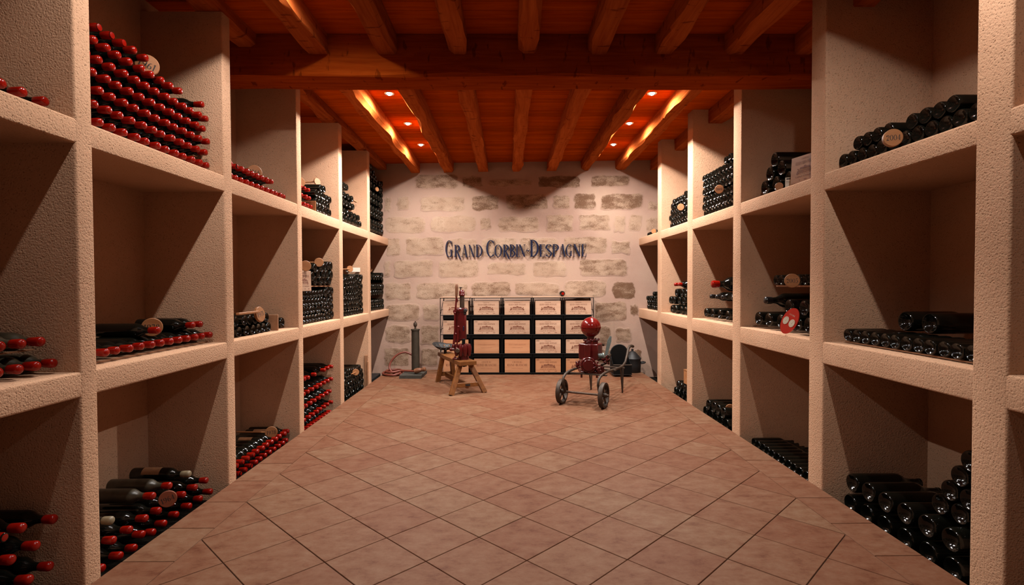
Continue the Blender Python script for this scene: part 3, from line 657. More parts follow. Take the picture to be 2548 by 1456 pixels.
STACKS=[
('Latop','cap','dark',0.0345,-1.7,[[(1964,1850),(1870,1850),(1792,1850)]],[(1722,1850),(1652,1850),(1582,1850),(1511,1850),(1441,1850),(1371,1850),(1301,1850),(1230,1850),(1160,1850),(1090,1850)]),
('Lamid','cap','dusty',0.0345,-1.7,[[(1970,876),(1900,876),(1830,876),(1759,876)],[(1918,963),(1846,963),(1771,963)]],[(1689,876),(1619,876),(1549,876),(1478,876),(1408,876),(1338,876),(1268,876),(1198,876),(1128,876),(1701,963),(1631,963),(1561,963),(1490,963),(1420,963),(1350,963),(1280,963),(1210,963),(1140,963)]),
('Labot','cap','dark',0.0345,-1.7,[[(1940,121),(1853,120)],[(1880,229),(1787,227)],[(1963,288),(1833,316)]],[(1783,120),(1713,120),(1643,120),(1572,120),(1502,120),(1432,120),(1362,120),(1292,120),(1221,120),(1151,120),(1081,120),(1717,227),(1646,227),(1576,227),(1506,227),(1436,227),(1366,227),(1295,227),(1225,227),(1155,227),(1085,227),(1763,316),(1693,316),(1623,316),(1552,316),(1482,316),(1412,316),(1342,316),(1272,316),(1202,316),(1131,316)]),
('Lbtop','cap','dark',0.0345,-1.7,[[(3012,1852),(2942,1852),(2872,1852),(2801,1852),(2731,1852),(2660,1852),(2587,1852),(2513,1852),(2440,1852),(2367,1852),(2293,1852),(2220,1852)],[(2989,1920),(2917,1920),(2845,1920),(2773,1920),(2701,1920),(2629,1920),(2558,1920),(2486,1920),(2414,1920),(2342,1920),(2270,1920),(2198,1920)],[(3012,1987),(2942,1986),(2872,1986),(2801,1986),(2731,1986),(2661,1986),(2590,1986),(2517,1986),(2444,1986),(2372,1986),(2299,1986),(2226,1986)],[(2983,2051),(2911,2051),(2840,2051),(2768,2051),(2697,2051),(2625,2051),(2554,2051),(2482,2051),(2411,2051),(2339,2051),(2268,2051),(2196,2051)],[(3012,2116),(2942,2116),(2872,2116),(2801,2116),(2731,2116),(2660,2116),(2589,2116),(2517,2116),(2445,2116),(2373,2116),(2302,2116),(2230,2116)],[(2972,2183),(2766,2183),(2694,2183),(2624,2183),(2554,2183),(2484,2183),(2408,2183),(2338,2183),(2267,2183),(2197,2183)],[(2516,2246),(2436,2248)]],[(2150,1852),(2128,1920),(2156,1986),(2126,2051),(2160,2116),(2127,2183),(2366,2248),(2296,2248),(2225,2248),(2155,2248)]),
('Lbmid','cap','dark',0.0345,-1.7,[[(3012,883),(2942,883),(2872,883),(2801,883),(2731,883),(2661,883),(2591,883),(2520,883),(2450,883),(2370,883),(2296,883),(2226,883)],[(2925,951),(2854,951),(2564,948)]],[]),
('Lbbot','cap','dark',0.0345,-1.7,[[(2370,-29),(2289,-22),(2187,-22)],[(2986,-16),(2885,-16),(2790,-16),(2686,-16),(2586,-16),(2498,-18),(2432,4)],[(2946,64),(2843,64),(2747,64),(2647,64),(2550,64),(2449,72),(2351,64),(2255,64)],[(2795,156),(2631,156),(2504,156),(2242,156)]],[]),
('Lctop','cap','dark',0.0345,-1.7,[[(4042,1846),(3971,1846),(3900,1846),(3828,1846),(3757,1846),(3685,1846),(3614,1846),(3542,1846),(3471,1846),(3400,1846),(3328,1846),(3257,1846)],[(3824,1918),(3754,1918),(3684,1918),(3614,1918),(3544,1918),(3474,1918)]],[(3187,1846),(3403,1918),(3333,1918),(3263,1918),(3193,1918)]),
('Lcmid','base','dark',0.0345,-1.7,[[(3731,871),(3652,871),(3575,871),(3498,871),(3424,871),(3325,871)],[(3704,939),(3612,939),(3541,939),(3468,939),(3398,939),(3287,939)]],[]),
('Lcmidbig','base','dark',0.038,-1.73,[[(4029,881),(3902,882)]],[]),
('Lcbot','cap','dark',0.0345,-1.7,[[(4031,-34),(3959,-34),(3888,-34),(3816,-34),(3745,-34),(3674,-34),(3602,-34),(3531,-34)],[(4060,30),(3990,30),(3919,30),(3848,30),(3777,30),(3706,30),(3635,30),(3564,30)]],[(3461,-34),(3390,-34),(3320,-34),(3250,-34),(3180,-34),(3494,30),(3424,30),(3354,30),(3283,30),(3213,30)]),
('Ldtopred','cap','dark',0.033,-1.7,[[(4591,1850),(4514,1850),(4438,1850),(4362,1850)],[(4562,1920),(4476,1920),(4390,1920)],[(4529,1985),(4447,1985),(4366,1985)]],[(4294,1850),(4227,1850),(4322,1920),(4255,1920),(4299,1985),(4232,1985)]),
('Ldtop','base','dark',0.0345,-1.7,[[(5040,1859),(4952,1856),(4879,1857),(4806,1857),(4736,1858),(4666,1859)],[(5002,1918),(4930,1923),(4853,1922),(4779,1922),(4701,1919)],[(5066,1986),(4974,1985),(4904,1988),(4833,1989),(4757,1988),(4687,1988)],[(4891,2057),(4801,2052)]],[]),
('Ldmid','base','dark',0.0345,-1.7,[[(5077,883),(5008,871),(4939,885),(4870,874),(4800,881),(4730,880),(4659,880),(4589,880),(4519,880),(4449,880),(4378,880)],[(5077,962),(5010,941),(4949,977),(4888,942),(4820,957),(4750,949),(4680,952),(4610,952),(4539,952),(4469,952),(4399,952)],[(5077,1032),(5009,1013),(4935,1046),(4868,1016),(4798,1023),(4728,1017),(4657,1018),(4586,1018),(4514,1017),(4443,1017),(4371,1017)],[(5077,1113),(5014,1083),(4951,1114),(4884,1093),(4814,1092),(4744,1086),(4673,1087),(4603,1086),(4533,1085),(4463,1084),(4392,1084)]],[(4308,880),(4238,880),(4329,952),(4258,952),(4301,1017),(4231,1017),(4322,1084),(4252,1084)]),
('Ldmidup','base','dark',0.042,-1.7,[[(5008,1208),(4895,1208),(4775,1208),(4654,1208)],[(5069,1267),(4951,1271),(4835,1268),(4715,1268),(4577,1244)],[(5069,1352),(4984,1350),(4892,1332),(4774,1328),(4637,1317)]],[]),
('Ldbot','cap','dark',0.0345,-1.7,[[(5065,31),(4968,31),(4872,31),(4776,31),(4679,31),(4583,31),(4486,31),(4390,31)],[(5038,142),(4937,142),(4837,142),(4736,142),(4635,142),(4535,142),(4434,142)],[(5077,254),(4979,254),(4878,254),(4777,254),(4677,254),(4576,254),(4475,254),(4374,254)],[(5076,375),(4986,375),(4871,375),(4631,375),(4474,375),(4404,375)]],[(4320,31),(4250,31),(4364,142),(4294,142),(4224,142),(4304,254),(4234,254),(4334,375),(4264,375)]),
('Letop','base','dark',0.0345,-1.7,[[(6084,1871),(5959,1871),(5833,1871),(5708,1871),(5582,1871),(5456,1871)],[(6025,1936),(5891,1936),(5757,1936),(5623,1936),(5489,1936)],[(5827,2034),(5705,2034),(5584,2034),(5462,2034)],[(5773,2112),(5634,2112),(5495,2112)],[(5615,2208),(5545,2208),(5475,2208)]],[(5386,1871),(5316,1871),(5419,1936),(5348,1936),(5278,1936),(5392,2034),(5322,2034),(5425,2112),(5354,2112),(5284,2112),(5405,2208),(5334,2208),(5264,2208)]),
('Lemid','base','dark',0.0345,-1.7,[[(6121,871),(6051,871),(5959,871),(5878,871),(5792,871),(5705,871),(5619,871),(5533,871),(5446,871)],[(6121,941),(6004,925),(5935,939),(5863,940),(5778,940),(5692,940),(5607,940),(5519,940),(5432,940)],[(6121,1012),(6055,1041),(5986,996),(5900,999),(5820,995),(5735,996),(5650,996),(5563,995),(5476,995)],[(6057,971),(5998,1082),(5930,1063),(5857,1055),(5778,1051),(5692,1051),(5606,1051),(5519,1050),(5404,1004)],[(6121,1082),(6060,1116),(5951,1135),(5882,1121),(5799,1118),(5708,1120),(5618,1120),(5497,1117),(5450,1060)],[(6121,1152),(6074,1204),(6013,1168),(5908,1190),(5839,1176),(5755,1172),(5663,1174),(5557,1154),(5428,1127)],[(6121,1256),(6030,1259),(5970,1224),(5864,1245),(5795,1231),(5710,1226),(5602,1208),(5518,1212),(5450,1194)]],[(5376,871),(5306,871),(5362,940),(5292,940),(5334,1004),(5264,1004),(5358,1127),(5287,1127),(5380,1194),(5310,1194)]),
('Lebot','base','dark',0.0345,-1.7,[[(6108,-27),(6024,-28),(5944,-26),(5862,-27),(5780,-27),(5698,-28),(5617,-28),(5535,-28),(5454,-27)],[(6121,42),(6051,37),(5975,37),(5891,37),(5806,38),(5723,38),(5637,39),(5550,41),(5463,42)],[(6120,112),(6035,106),(5942,99),(5859,99),(5774,101),(5689,100),(5598,98),(5510,98),(5413,92)],[(6072,165),(5985,155),(5901,156),(5818,156),(5732,156),(5662,165),(5592,170),(5522,168),(5454,148)],[(6019,216),(5944,212),(5861,213),(5791,221),(5721,226),(5651,234),(5581,239),(5484,226),(5416,207)]],[(5384,-27),(5314,-27),(5323,42),(5273,92),(5314,148),(5276,207)]),
('Lftop','base','dark',0.0345,-1.7,[[(7155,1888),(7085,1888),(6984,1888),(6851,1888),(6719,1888),(6586,1888)],[(7155,1962),(7057,1962),(6933,1962),(6808,1962),(6684,1962),(6560,1962)],[(7155,2064),(7085,2064),(6991,2064),(6858,2064),(6725,2064),(6593,2064)],[(7155,2134),(7064,2134),(6939,2134),(6815,2134),(6690,2134),(6566,2134)],[(7155,2236),(7085,2236),(6997,2236),(6864,2236),(6732,2236),(6599,2236)],[(7155,2315),(7076,2315),(6958,2315),(6839,2315),(6720,2315),(6602,2315)],[(7155,2387),(7155,2457),(7036,2426),(6893,2426),(6749,2426),(6605,2426)],[(7155,2545),(7097,2504),(7007,2512),(6876,2511),(6745,2509),(6613,2506)],[(6818,2550),(6689,2553),(6564,2557)],[(6739,2602),(6591,2622)]],[(6516,1888),(6446,1888),(6376,1888),(6306,1888),(6490,1962),(6419,1962),(6349,1962),(6522,2064),(6452,2064),(6382,2064),(6312,2064),(6496,2134),(6425,2134),(6355,2134),(6529,2236),(6458,2236),(6388,2236),(6318,2236),(6531,2315),(6461,2315),(6391,2315),(6321,2315),(6535,2426),(6465,2426),(6395,2426),(6324,2426),(6473,2506),(6402,2506),(6332,2506),(6521,2622),(6450,2622),(6380,2622),(6310,2622)]),
('Lfmid','base','dark',0.0345,-1.7,[[(7155,876),(7085,876),(7002,876),(6888,876),(6773,876),(6658,876),(6544,876)],[(7155,946),(7054,946),(6953,946),(6851,946),(6749,946),(6648,946),(6546,946)],[(7155,1069),(7085,1069),(7010,1069),(6895,1069),(6780,1069),(6665,1069),(6550,1069)],[(7155,1145),(7065,1145),(6966,1145),(6868,1145),(6769,1145),(6671,1145),(6572,1145)],[(7155,1229),(7155,1300),(7071,1265),(6942,1265),(6814,1265),(6686,1265),(6558,1265)]],[(6473,876),(6403,876),(6333,876),(6476,946),(6406,946),(6335,946),(6480,1069),(6410,1069),(6340,1069),(6502,1145),(6432,1145),(6361,1145),(6488,1265),(6417,1265),(6347,1265)]),
('Rbtop','base','dark',0.0365,1.845,[[(2870,1840),(2796,1839),(2722,1838),(2648,1835),(2574,1838),(2500,1837),(2426,1837),(2351,1839),(2277,1838),(2203,1835),(2129,1838),(2055,1841)],[(2754,1905),(2679,1905),(2605,1906),(2529,1905),(2388,1904),(2313,1905),(2239,1905),(2165,1907)]],[]),
('Rbmid','base','dark',0.034,1.845,[[(2818,886),(2749,886),(2680,886),(2610,886),(2541,886),(2472,886),(2403,886),(2334,886),(2264,886),(2195,886),(2126,886),(2057,886)]],[]),
('Rbbot','base','dark',0.05,1.845,[[(2789,-27),(2658,-27),(2527,-27),(2396,-27),(2265,-27),(2134,-27)],[(2770,92),(2644,92),(2519,92),(2394,92),(2269,92),(2144,92)]],[]),
('Rctop','base','dark',0.051,1.845,[[(3748,1855),(3588,1855),(3427,1855)],[(3673,1939),(3523,1947)],[(3612,2022)]],[]),
('Rcmid','base','dark',0.05,1.845,[[(3824,910),(3685,910),(3513,910),(3318,910),(3182,910)],[(3411,1013),(3240,1012)]],[]),
('Rcmidup','base','dark',0.0345,1.845,[[(3580,1190),(3509,1190),(3369,1190),(3299,1190),(3088,1190)],[(3439,1190),(3228,1190),(3158,1190)]],[]),
('Rcbot','base','dark',0.0345,1.845,[[(3891,-29),(3821,-29),(3751,-29),(3681,-29),(3611,-29),(3540,-29),(3470,-29),(3400,-29),(3330,-29),(3260,-29),(3189,-29),(3119,-29)]],[]),
('Rdtop','base','dark',0.034,1.845,[[(4880,1821),(4807,1822),(4734,1822),(4661,1822),(4588,1822),(4515,1822),(4442,1822),(4370,1822),(4296,1823)],[(4910,1884),(4838,1883),(4766,1883),(4694,1883),(4622,1883),(4549,1882),(4477,1882),(4405,1882),(4332,1882)],[(4888,1949),(4814,1948),(4740,1947),(4667,1947),(4593,1946),(4520,1945),(4446,1945),(4372,1945),(4298,1945)],[(4915,2023),(4843,2023),(4770,2023),(4698,2024),(4626,2024),(4554,2024),(4482,2024),(4410,2024),(4338,2024)],[(4889,2087),(4815,2086),(4741,2086),(4667,2085),(4593,2086),(4518,2086),(4444,2086),(4369,2085),(4295,2085)],[(4911,2152),(4838,2152),(4765,2151),(4691,2150),(4618,2150),(4545,2150),(4472,2149),(4398,2148),(4326,2147)],[(4427,2211),(4340,2215),(4271,2205)]],[]),
('Rdmid','base','dark',0.042,1.845,[[(4852,899),(4704,899),(4537,899),(4372,899)]],[]),
('Rdmidcap','neck','dark',0.038,1.8,[[(4642,1053),(4498,1053),(4382,1053),(4187,1053)]],[]),
('Rdbot','base','dark',0.05,1.845,[[(4848,-26),(4715,-30),(4604,-33),(4503,-30),(4386,-28)],[(4780,50),(4656,58),(4552,60),(4441,58)]],[]),
('Retop','base','dark',0.0345,1.845,[[(5897,1816),(5822,1816),(5750,1816),(5679,1816),(5606,1816),(5532,1816),(5457,1816),(5383,1816)],[(5859,1876),(5787,1877),(5717,1878),(5647,1879),(5577,1880),(5507,1882),(5436,1884),(5366,1884)],[(5920,1910),(5823,1937),(5753,1938),(5683,1939),(5612,1941),(5542,1942),(5447,1954),(5332,1946)],[(5885,1971),(5788,1999),(5717,2000),(5647,2002),(5577,2004),(5507,2003),(5442,2031),(5381,1997)],[(5852,2033),(5795,2074),(5725,2070),(5655,2072),(5585,2074),(5515,2073),(5417,2096),(5355,2062)]],[(5313,1816),(5242,1816),(5296,1884),(5226,1884),(5262,1946),(5192,1946),(5285,2062),(5214,2062)]),
('Remid','base','dark',0.0445,1.845,[[(5862,887),(5723,887),(5548,887),(5409,887)],[(5911,984),(5785,984),(5620,984),(5465,984)],[(5695,1070),(5528,1070),(5398,1070)]],[]),
('Rebot','base','dark',0.045,1.845,[[(5730,-11),(5605,-11),(5500,-11),(5377,-12)],[(5639,74),(5544,74),(5452,74),(5361,79)]],[(5286,-12),(5194,-12),(5270,79)]),
('Rftop','base','dark',0.03,1.845,[[(6872,1812),(6785,1812),(6700,1812),(6618,1812)]],[(6556,1812),(6495,1812),(6434,1812),(6373,1812),(6312,1812),(6250,1812)]),
('Rfmid','base','dark',0.03,1.845,[[(6864,869),(6767,869),(6669,869),(6572,869),(6474,869)],[(6857,929),(6761,930),(6666,930),(6570,930),(6474,930)],[(6890,981),(6788,985),(6685,988),(6574,991),(6484,990)],[(6611,1040),(6439,1031)]],[(6413,869),(6352,869),(6291,869),(6230,869),(6413,930),(6352,930),(6291,930),(6230,930),(6362,990),(6301,990),(6240,990)]),
('Rbbotup','base','dark',0.045,1.9,[[(2265,190),(2168,190),(2070,190)],[(2216,270),(2119,270)],[(2168,350),(2070,350)],[(2119,430)]],[])]

# ================================================================== bottles
def bottle_profile(r, Ln, neck=True):
    k = r / 0.0345; n = Ln / 0.30
    P = [(.020 * k, 0), (.017 * k, .30 * r), (.009 * k, .62 * r), (.001, .83 * r), (.0, .90 * r), (.003 * k, .97 * r), (.010 * k, r), (.188 * n, r), (.203 * n, .95 * r), (.217 * n, .78 * r), (.228 * n, .58 * r), (.240 * n, .455 * r), (.258 * n, .41 * r)]
    P += [(.288 * n, .40 * r), (.289 * n, .44 * r), (.299 * n, .44 * r), (.300 * n, .40 * r), (.300 * n, 0)]
    return P
RX = Matrix.Rotation(pi / 2, 3, 'Y')       # lathe axis z -> x
def glass_mesh(r, Ln, mat, seg=22):
    m = MB(); m.lathe(bottle_profile(r, Ln), seg, RX); me = fix(m.mesh('bottle_glass', True, 50)); me.materials.append(mat); return me
def wax_mesh(r, Ln, mat, seed=0, seg=16):
    n = Ln / 0.30; m = MB(); q = random.Random(seed); a = .258 * n + q.uniform(-.004, .004)
    m.lathe([(a, .42 * r), (a + .002, .465 * r), (.272 * n, .485 * r), (.291 * n, .515 * r), (.299 * n, .50 * r), (.3035 * n, .40 * r), (.3055 * n, .2 * r), (.306 * n, 0)], seg, RX)
    me = fix(m.mesh('wax_capsule')); me.materials.append(mat); return me
def label_mesh(r, Ln, mat):
    m = MB(); rr = r + .0004; vs = []; n = 14
    for k in range(n + 1):
        a = radians(-75 + 150 * k / n)
        vs += [(.062, rr * sin(a), rr * cos(a)), (.062 + .095, rr * sin(a), rr * cos(a))]
    m.add(vs, [(2 * k, 2 * k + 1, 2 * k + 3, 2 * k + 2) for k in range(n)])
    me = fix(m.mesh('paper_label')); me.materials.append(mat); return me
_bc = {}
def bmesh_for(kind, r, Ln, mat, seed=0):
    key = (kind, round(r, 4), round(Ln, 4), mat.name, seed)
    if key not in _bc:
        _bc[key] = {'g': glass_mesh, 'l': label_mesh}[kind](r, Ln, mat) if kind != 'w' else wax_mesh(r, Ln, mat, seed)
    return _bc[key]
def length_of(r): return 0.30 if r < .037 else (0.315 if r < .0405 else (0.345 if r < .047 else 0.37))
PLACES = {
 'Latop': ('leftmost top shelf', 3), 'Lamid': ('leftmost middle shelf', 3), 'Labot': ('leftmost bottom bay', 3),
 'Lbtop': ('big stack top left', 4), 'Lbmid': ('left middle shelf near camera', 5), 'Lbbot': ('left bottom bay near camera', 5),
 'Lctop': ('third left bay top', 4), 'Lcmid': ('third left bay middle', 4), 'Lcmidbig': ('third left bay middle', 4), 'Lcbot': ('third left bay bottom', 4),
 'Ldtopred': ('fourth left bay top', 4), 'Ldbot': ('fourth left bay bottom', 4), 'Rbtop': ('nearest right top shelf', 4), 'Rbmid': ('nearest right middle shelf', 4),
 'Rbbot': ('nearest right bottom bay', 4), 'Rbbotup': ('nearest right bottom bay', 4), 'Rctop': ('second right bay top', 4), 'Rcmid': ('second right bay middle', 4), 'Rcmidup': ('second right bay middle', 4),
 'Rcbot': ('second right bay bottom', 4), 'Rdmid': ('third right bay middle', 4), 'Rdmidcap': ('third right bay middle', 4), 'Rdbot': ('third right bay bottom', 4)}
ROWN = ['bottom', 'second', 'third', 'fourth', 'fifth', 'sixth', 'top']
def place_bottle(r, X, y, z, side, ori, mat, wax, label, group, lab=False, seed=0, Ln=None, capname='wax_capsule'):
    """One wine bottle; its base sits at the Empty, its neck points along local x."""
    Ln = Ln or length_of(r)
    s = -1 if side == 'L' else 1           # direction into the wall
    if ori == 'base': x0, rz = X, (pi if side == 'L' else 0.0)
    else: x0, rz = X + s * Ln * 1.02, (0.0 if side == 'L' else pi)
    q = random.Random(int(y * 9973) + int(z * 7919))
    x0 += q.uniform(-.004, .004)
    if ori == 'base':
        o = link('wine_bottle', bmesh_for('g', r, Ln, mat), None, None, (x0, y, z), rz)
        o.rotation_euler[0] = q.uniform(0, 6.28); tag(o, label, 'bottle', group); return o
    t = thing('wine_bottle', label, 'bottle', (x0, y, z), rz, group)
    link('bottle_glass', bmesh_for('g', r, Ln, mat), None, t)
    c = link(capname, bmesh_for('w', r, Ln, wax, seed), None, t)
    if wax is not M_WAX: c['label'] = 'pale capsule' if wax is M_WHITECAP else 'black foil capsule'
    if lab: link('paper_label', bmesh_for('l', r, Ln, M_LABEL), None, t)
    return t
REST = MB(); RESTW = MB()
def rest_bottle(r, X, y, z, side, ori, seed):
    Ln = length_of(r); s = -1 if side == 'L' else 1
    seg = 12 if ori == 'base' else 10
    if ori == 'base': x0, d = X, s
    else: x0, d = X + s * Ln * 1.02, -s
    R = Matrix.Rotation(d * pi / 2, 3, 'Y')
    P = bottle_profile(r, Ln)
    if ori == 'base': P = [p for i, p in enumerate(P) if i not in (9, 11, 14, 15)]
    REST.lathe(P, seg, R, (x0 + random.Random(seed).uniform(-.004, .004), y, z))
    if ori != 'base':
        n = Ln / .30
        RESTW.lathe([(.257 * n, .42 * r), (.260 * n, .47 * r), (.292 * n, .5 * r), (.3035 * n, .4 * r), (.306 * n, 0)], 10, R, (x0, y, z))
LABELLED = {('Lcbot', 0), ('Lcbot', 1)}
for (name, ori, glass, r, X, rows, hid) in STACKS:
    side = name[0]
    for ri, row in enumerate(rows):
        for k, (y, z) in enumerate(row):
            y, z = y / 1000, z / 1000
            if name not in PLACES:
                rest_bottle(r, X, y, z, side, 'cap' if ori != 'base' else 'base', k + ri * 50); continue
            q = random.Random(hash((ri, k, len(name))) & 0xffff)
            place = PLACES[name][0]
            mat, wax, look, lab = M_GLASS, M_WAX, ('dark bottle base out' if ori == 'base' else 'red-capped bottle'), False
            if glass == 'dusty': mat, look = M_DUSTY, 'dusty red-capped bottle'
            if name == 'Lbbot':
                if ri == 3:
                    mat, wax, look, lab = [(M_GLASS, M_WHITECAP, 'labelled bottle with pale capsule', True), (M_DUSTY, M_WAX, 'dusty bottle with orange-red cap', False),
                                      (M_DUSTY, M_WAX, 'big dusty bottle, reddish cap', False), (M_DUSTY, M_WHITECAP, 'dusty bottle with pale capsule', False)][k]
            if name == 'Rdmidcap': wax, look = M_FOIL, 'black-capped bottle'
            if name == 'Ldbot' and ri == 3: pass
            if name in ('Rbbotup',): look = 'upper dark bottle base out'
            if name == 'Rcmidup': look = 'small dark bottle base out'
            if name == 'Rctop': look = 'magnum base out'
            if name == 'Rcmid': look = 'big dark magnum base'
            if name == 'Lcmidbig': look = 'big dark bottle right of board'
            if name == 'Lcbot' and k % 3 == 1: lab = True
            rown = ROWN[ri] if len(rows) > 1 else 'only'
            kk = ORD[k] if k else 'first'
            if k == 1: kk = 'second'
            text = '%s, %s from far end of %s row, %s' % (look, kk, rown, place)
            words = text.split()
            if len(words) > 16: text = '%s, %s from far end, %s row, %s' % (look, kk, rown, place)
            place_bottle(r, X, y, z, side, ori, mat, wax, text, 'bottles in the ' + place, lab, seed=(k + ri) % 4)
    for k, (y, z) in enumerate(hid):
        rest_bottle(r, X, y / 1000, z / 1000, side, 'cap' if ori != 'base' else 'base', k + 900)
# unseen supports under stacks whose lowest rows the kerb hides
for X, y0, n, zz in ((-1.70, 1.12, 12, (-.054, .008)), (-1.70, 4.25, 12, (-.054,))):
    for z in zz:
        for k in range(n): rest_bottle(.0345 if n > 4 else .045, X, y0 + .0705 * k * (1 if n > 4 else 1.4), z, 'L' if X < 0 else 'R', 'cap' if X < 0 else 'base', k)
rest = obj('bottle_stacks', REST, M_GLASS, None, True, 50)
rest['kind'] = 'stuff'
tag(rest, 'countless small dark wine bottles stacked in the far bins of both walls', 'bottle')
RW = obj('wax_capsules', RESTW, M_WAX, rest, True, 50); RW['kind'] = 'stuff'; RW['label'] = 'red wax capsules'

# large single bottles
place_bottle(.063, 1.80, 4.60, 1.163, 'R', 'neck', M_GLASS, M_WAX, 'largest bottle, red capsule, lying on top in third right bay', 'large format bottles', Ln=.45)
place_bottle(.050, 1.80, 3.650, 1.048, 'R', 'neck', M_GLASS, M_FOIL, 'magnum with black capsule and orange cork end below the 2005 paddle', 'large format bottles')
for k, yy in enumerate((2.60, 2.45)):
    place_bottle(.050, 1.995, yy, .974, 'R', 'base', M_GLASS, M_WAX, ('first', 'second')[k] + ' big dark bottle lying behind the single row, nearest right middle shelf', 'large format bottles')
for k, (yy, zz) in enumerate(((5.50, 1.162), (5.62, 1.160))):
    place_bottle(.036, 1.80, yy, zz, 'R', 'neck', M_GLASS, M_WAX, ('nearer', 'farther')[k] + ' red-capped bottle lying atop the fourth right bay middle stack', 'large format bottles')

# laths between the layers
def lath(label, x0, x1, y0, y1, z, t=.006):
    m = MB(); m.box(((x0 + x1) / 2, (y0 + y1) / 2, z), (abs(x1 - x0), abs(y1 - y0), t))
    return tag(obj('wooden_lath', m, M_LATH, smooth=False), label, 'lath', 'laths between bottle layers')
lath('thin lath under the single row of bottles, nearest right middle shelf', 1.86, 1.90, 2.0, 2.86, .845)
lath('thin lath under the red-capped row, left middle shelf near camera', -1.76, -1.735, 2.11, 3.03, .841)
lath('thin board between big and small bottles under the 2005 paddle', 1.86, 2.15, 3.10, 3.60, 1.149, .01)
lath('lath between two layers at the bottom of the big top left stack', -1.97, -1.76, 2.96, 3.0, 1.898, .003)
lath('lath poking out beside the top row, fifth left bay top', -1.76, -1.735, 5.25, 6.10, 2.128, .010)
lath('lath above the two dusty rows on the leftmost middle shelf', -1.80, -1.775, 1.20, 1.97, .928, .004)
lath('lath between blocks of bottles, fourth left bay middle', -1.74, -1.715, 4.22, 5.06, 1.157, .008)

# ================================================================== paddles, cards and boards among the bottles
def paddle(label, p, r, n, text='', stick=0.16, mat=None, sdir=None, roll=0.0, rim=.012):
    """A round year paddle: wooden disc facing n, on a thin stick."""
    n = Vector(n).normalized(); y = -n
    z = Vector((0, 0, 1)); z = (z - y * z.dot(y)).normalized(); x = y.cross(z)
    R = Matrix((x, y, z)).transposed() @ Matrix.Rotation(roll, 3, 'Y')
    t = thing('year_paddle', label, 'paddle', p, 0, 'wooden year paddles')
    m = MB(); RY = Matrix.Rotation(pi / 2, 3, 'X')
    m.lathe([(-.0, 0), (-.0, r - .002), (-.002, r), (-rim, r), (-rim, 0)], 32, R @ Matrix.Rotation(pi / 2, 3, 'X'))
    o = obj('disc', m, mat or M_PADDLE, t, angle=30)
    if sdir is None: sdir = R @ Vector((0, 1, 0))
    m = MB(); m.cyl(R @ Vector((0, rim * .5, 0)), R @ Vector((0, rim * .5, 0)) + Vector(sdir).normalized() * stick, .0055, 8); obj('stick', m, M_PADDLE, t)
    if text:
        h = r * .62; m = MB(); Q = text_quads(text, h, 0, -h / 2, width=r * 1.45)
        for q in Q: m.add([R @ Vector((a, -.0006, b)) for a, b in q], [tuple(range(len(q)))])
        k = obj('printed_year', m, M_INK, t, smooth=False); k['label'] = 'black printed year ' + text
    return t
S_L = (-1, 0.0, -.05); S_R = (1, 0, -.05)
paddle('wooden disc paddle marked 1961 behind the big top left red-capped stack', (-1.735, 2.56, 2.232), .050, (.55, -.83, 0), '1961', .10, roll=.35)
paddle('paddle marked 1978 half hidden behind a bottle, left middle shelf near camera', (-1.79, 2.64, .957), .046, (.45, -.9, 0), '1978', .12, sdir=S_L)
paddle('dusky reddish paddle hanging among red caps, left bottom bay near camera', (-1.70, 2.60, .100), .040, (.55, -.83, .1), '1964', .10, roll=-.3, mat=M_REDPADDLE)
paddle('wooden disc marked 1966 on the red-capped row, third left bay top', (-1.77, 3.70, 1.962), .048, (.62, -.78, 0), '1966', .10)
paddle('tilted orange paddle marked 1971 before dark bottle bases, third left bay middle', (-1.665, 3.535, .972), .052, (.98, -.10, .16), '1971', .015, roll=-.2, rim=.016)
paddle('paddle with long stick marked 1978 over bottles, third left bay bottom', (-1.76, 3.875, .072), .043, (.40, -.9, .1), '1978', .26, sdir=(-1, 0, .02))
paddle('leaning round paddle on top of dark bottles, fourth left bay top', (-1.80, 5.00, 2.150), .036, (.85, -.5, .15), '', .14, sdir=S_L)
paddle('pale round paddle with rim beside the red caps, fourth left bay top', (-1.72, 4.385, 2.025), .040, (.7, -.7, 0), '', .10, sdir=S_L)
paddle('pale oval paddle above the stencilled crate end, fourth left bay middle', (-1.665, 4.335, 1.326), .044, (.62, -.75, .1), '', .12, sdir=S_L, roll=-.3)
paddle('round brown paddle on a batten, fourth left bay middle', (-1.70, 4.73, 1.372), .040, (.3, -.95, .05), '', .20, sdir=(-1, -.1, 0))
paddle('orange paddle leaning above small bottles, fifth left bay middle', (-1.74, 5.80, 1.345), .036, (.7, -.7, .1), '', .26, sdir=(-.5, -.9, -.05))
paddle('orange paddle at the top of last left bay middle', (-1.85, 7.05, 1.375), .034, (.6, -.8, 0), '', .10, sdir=S_L)
paddle('round orange paddle on bottles, fifth left bay bottom', (-1.66, 5.70, .215), .036, (.5, -.85, .1), '', .12, sdir=(-.1, -1, 0))
paddle('small paddle hung on the tall dark stack by the back wall, last left bay', (-1.665, 6.74, 2.394), .028, (.8, -.6, 0), '', .02, sdir=S_L)
paddle('oval paddle marked 2004 against dark bottle bases, nearest right top shelf', (1.79, 2.42, 1.840), .040, (-.30, -.95, 0), '2004', .02, sdir=S_R, rim=.02)
paddle('paddle mostly hidden behind the shelf edge under magnums, second right bay top', (1.79, 3.44, 1.807), .025, (-.5, -.85, 0), '', .02, sdir=S_R)
paddle('round paddle marked 2000 in the tall dark stack, third right bay top', (1.80, 4.44, 1.970), .036, (-.45, -.89, 0), '2000', .03, sdir=S_R, rim=.016)
paddle('round pale paddle on the dark stack, fourth right bay top', (1.80, 5.425, 1.964), .035, (-.5, -.85, 0), '', .03, sdir=S_R, rim=.016)
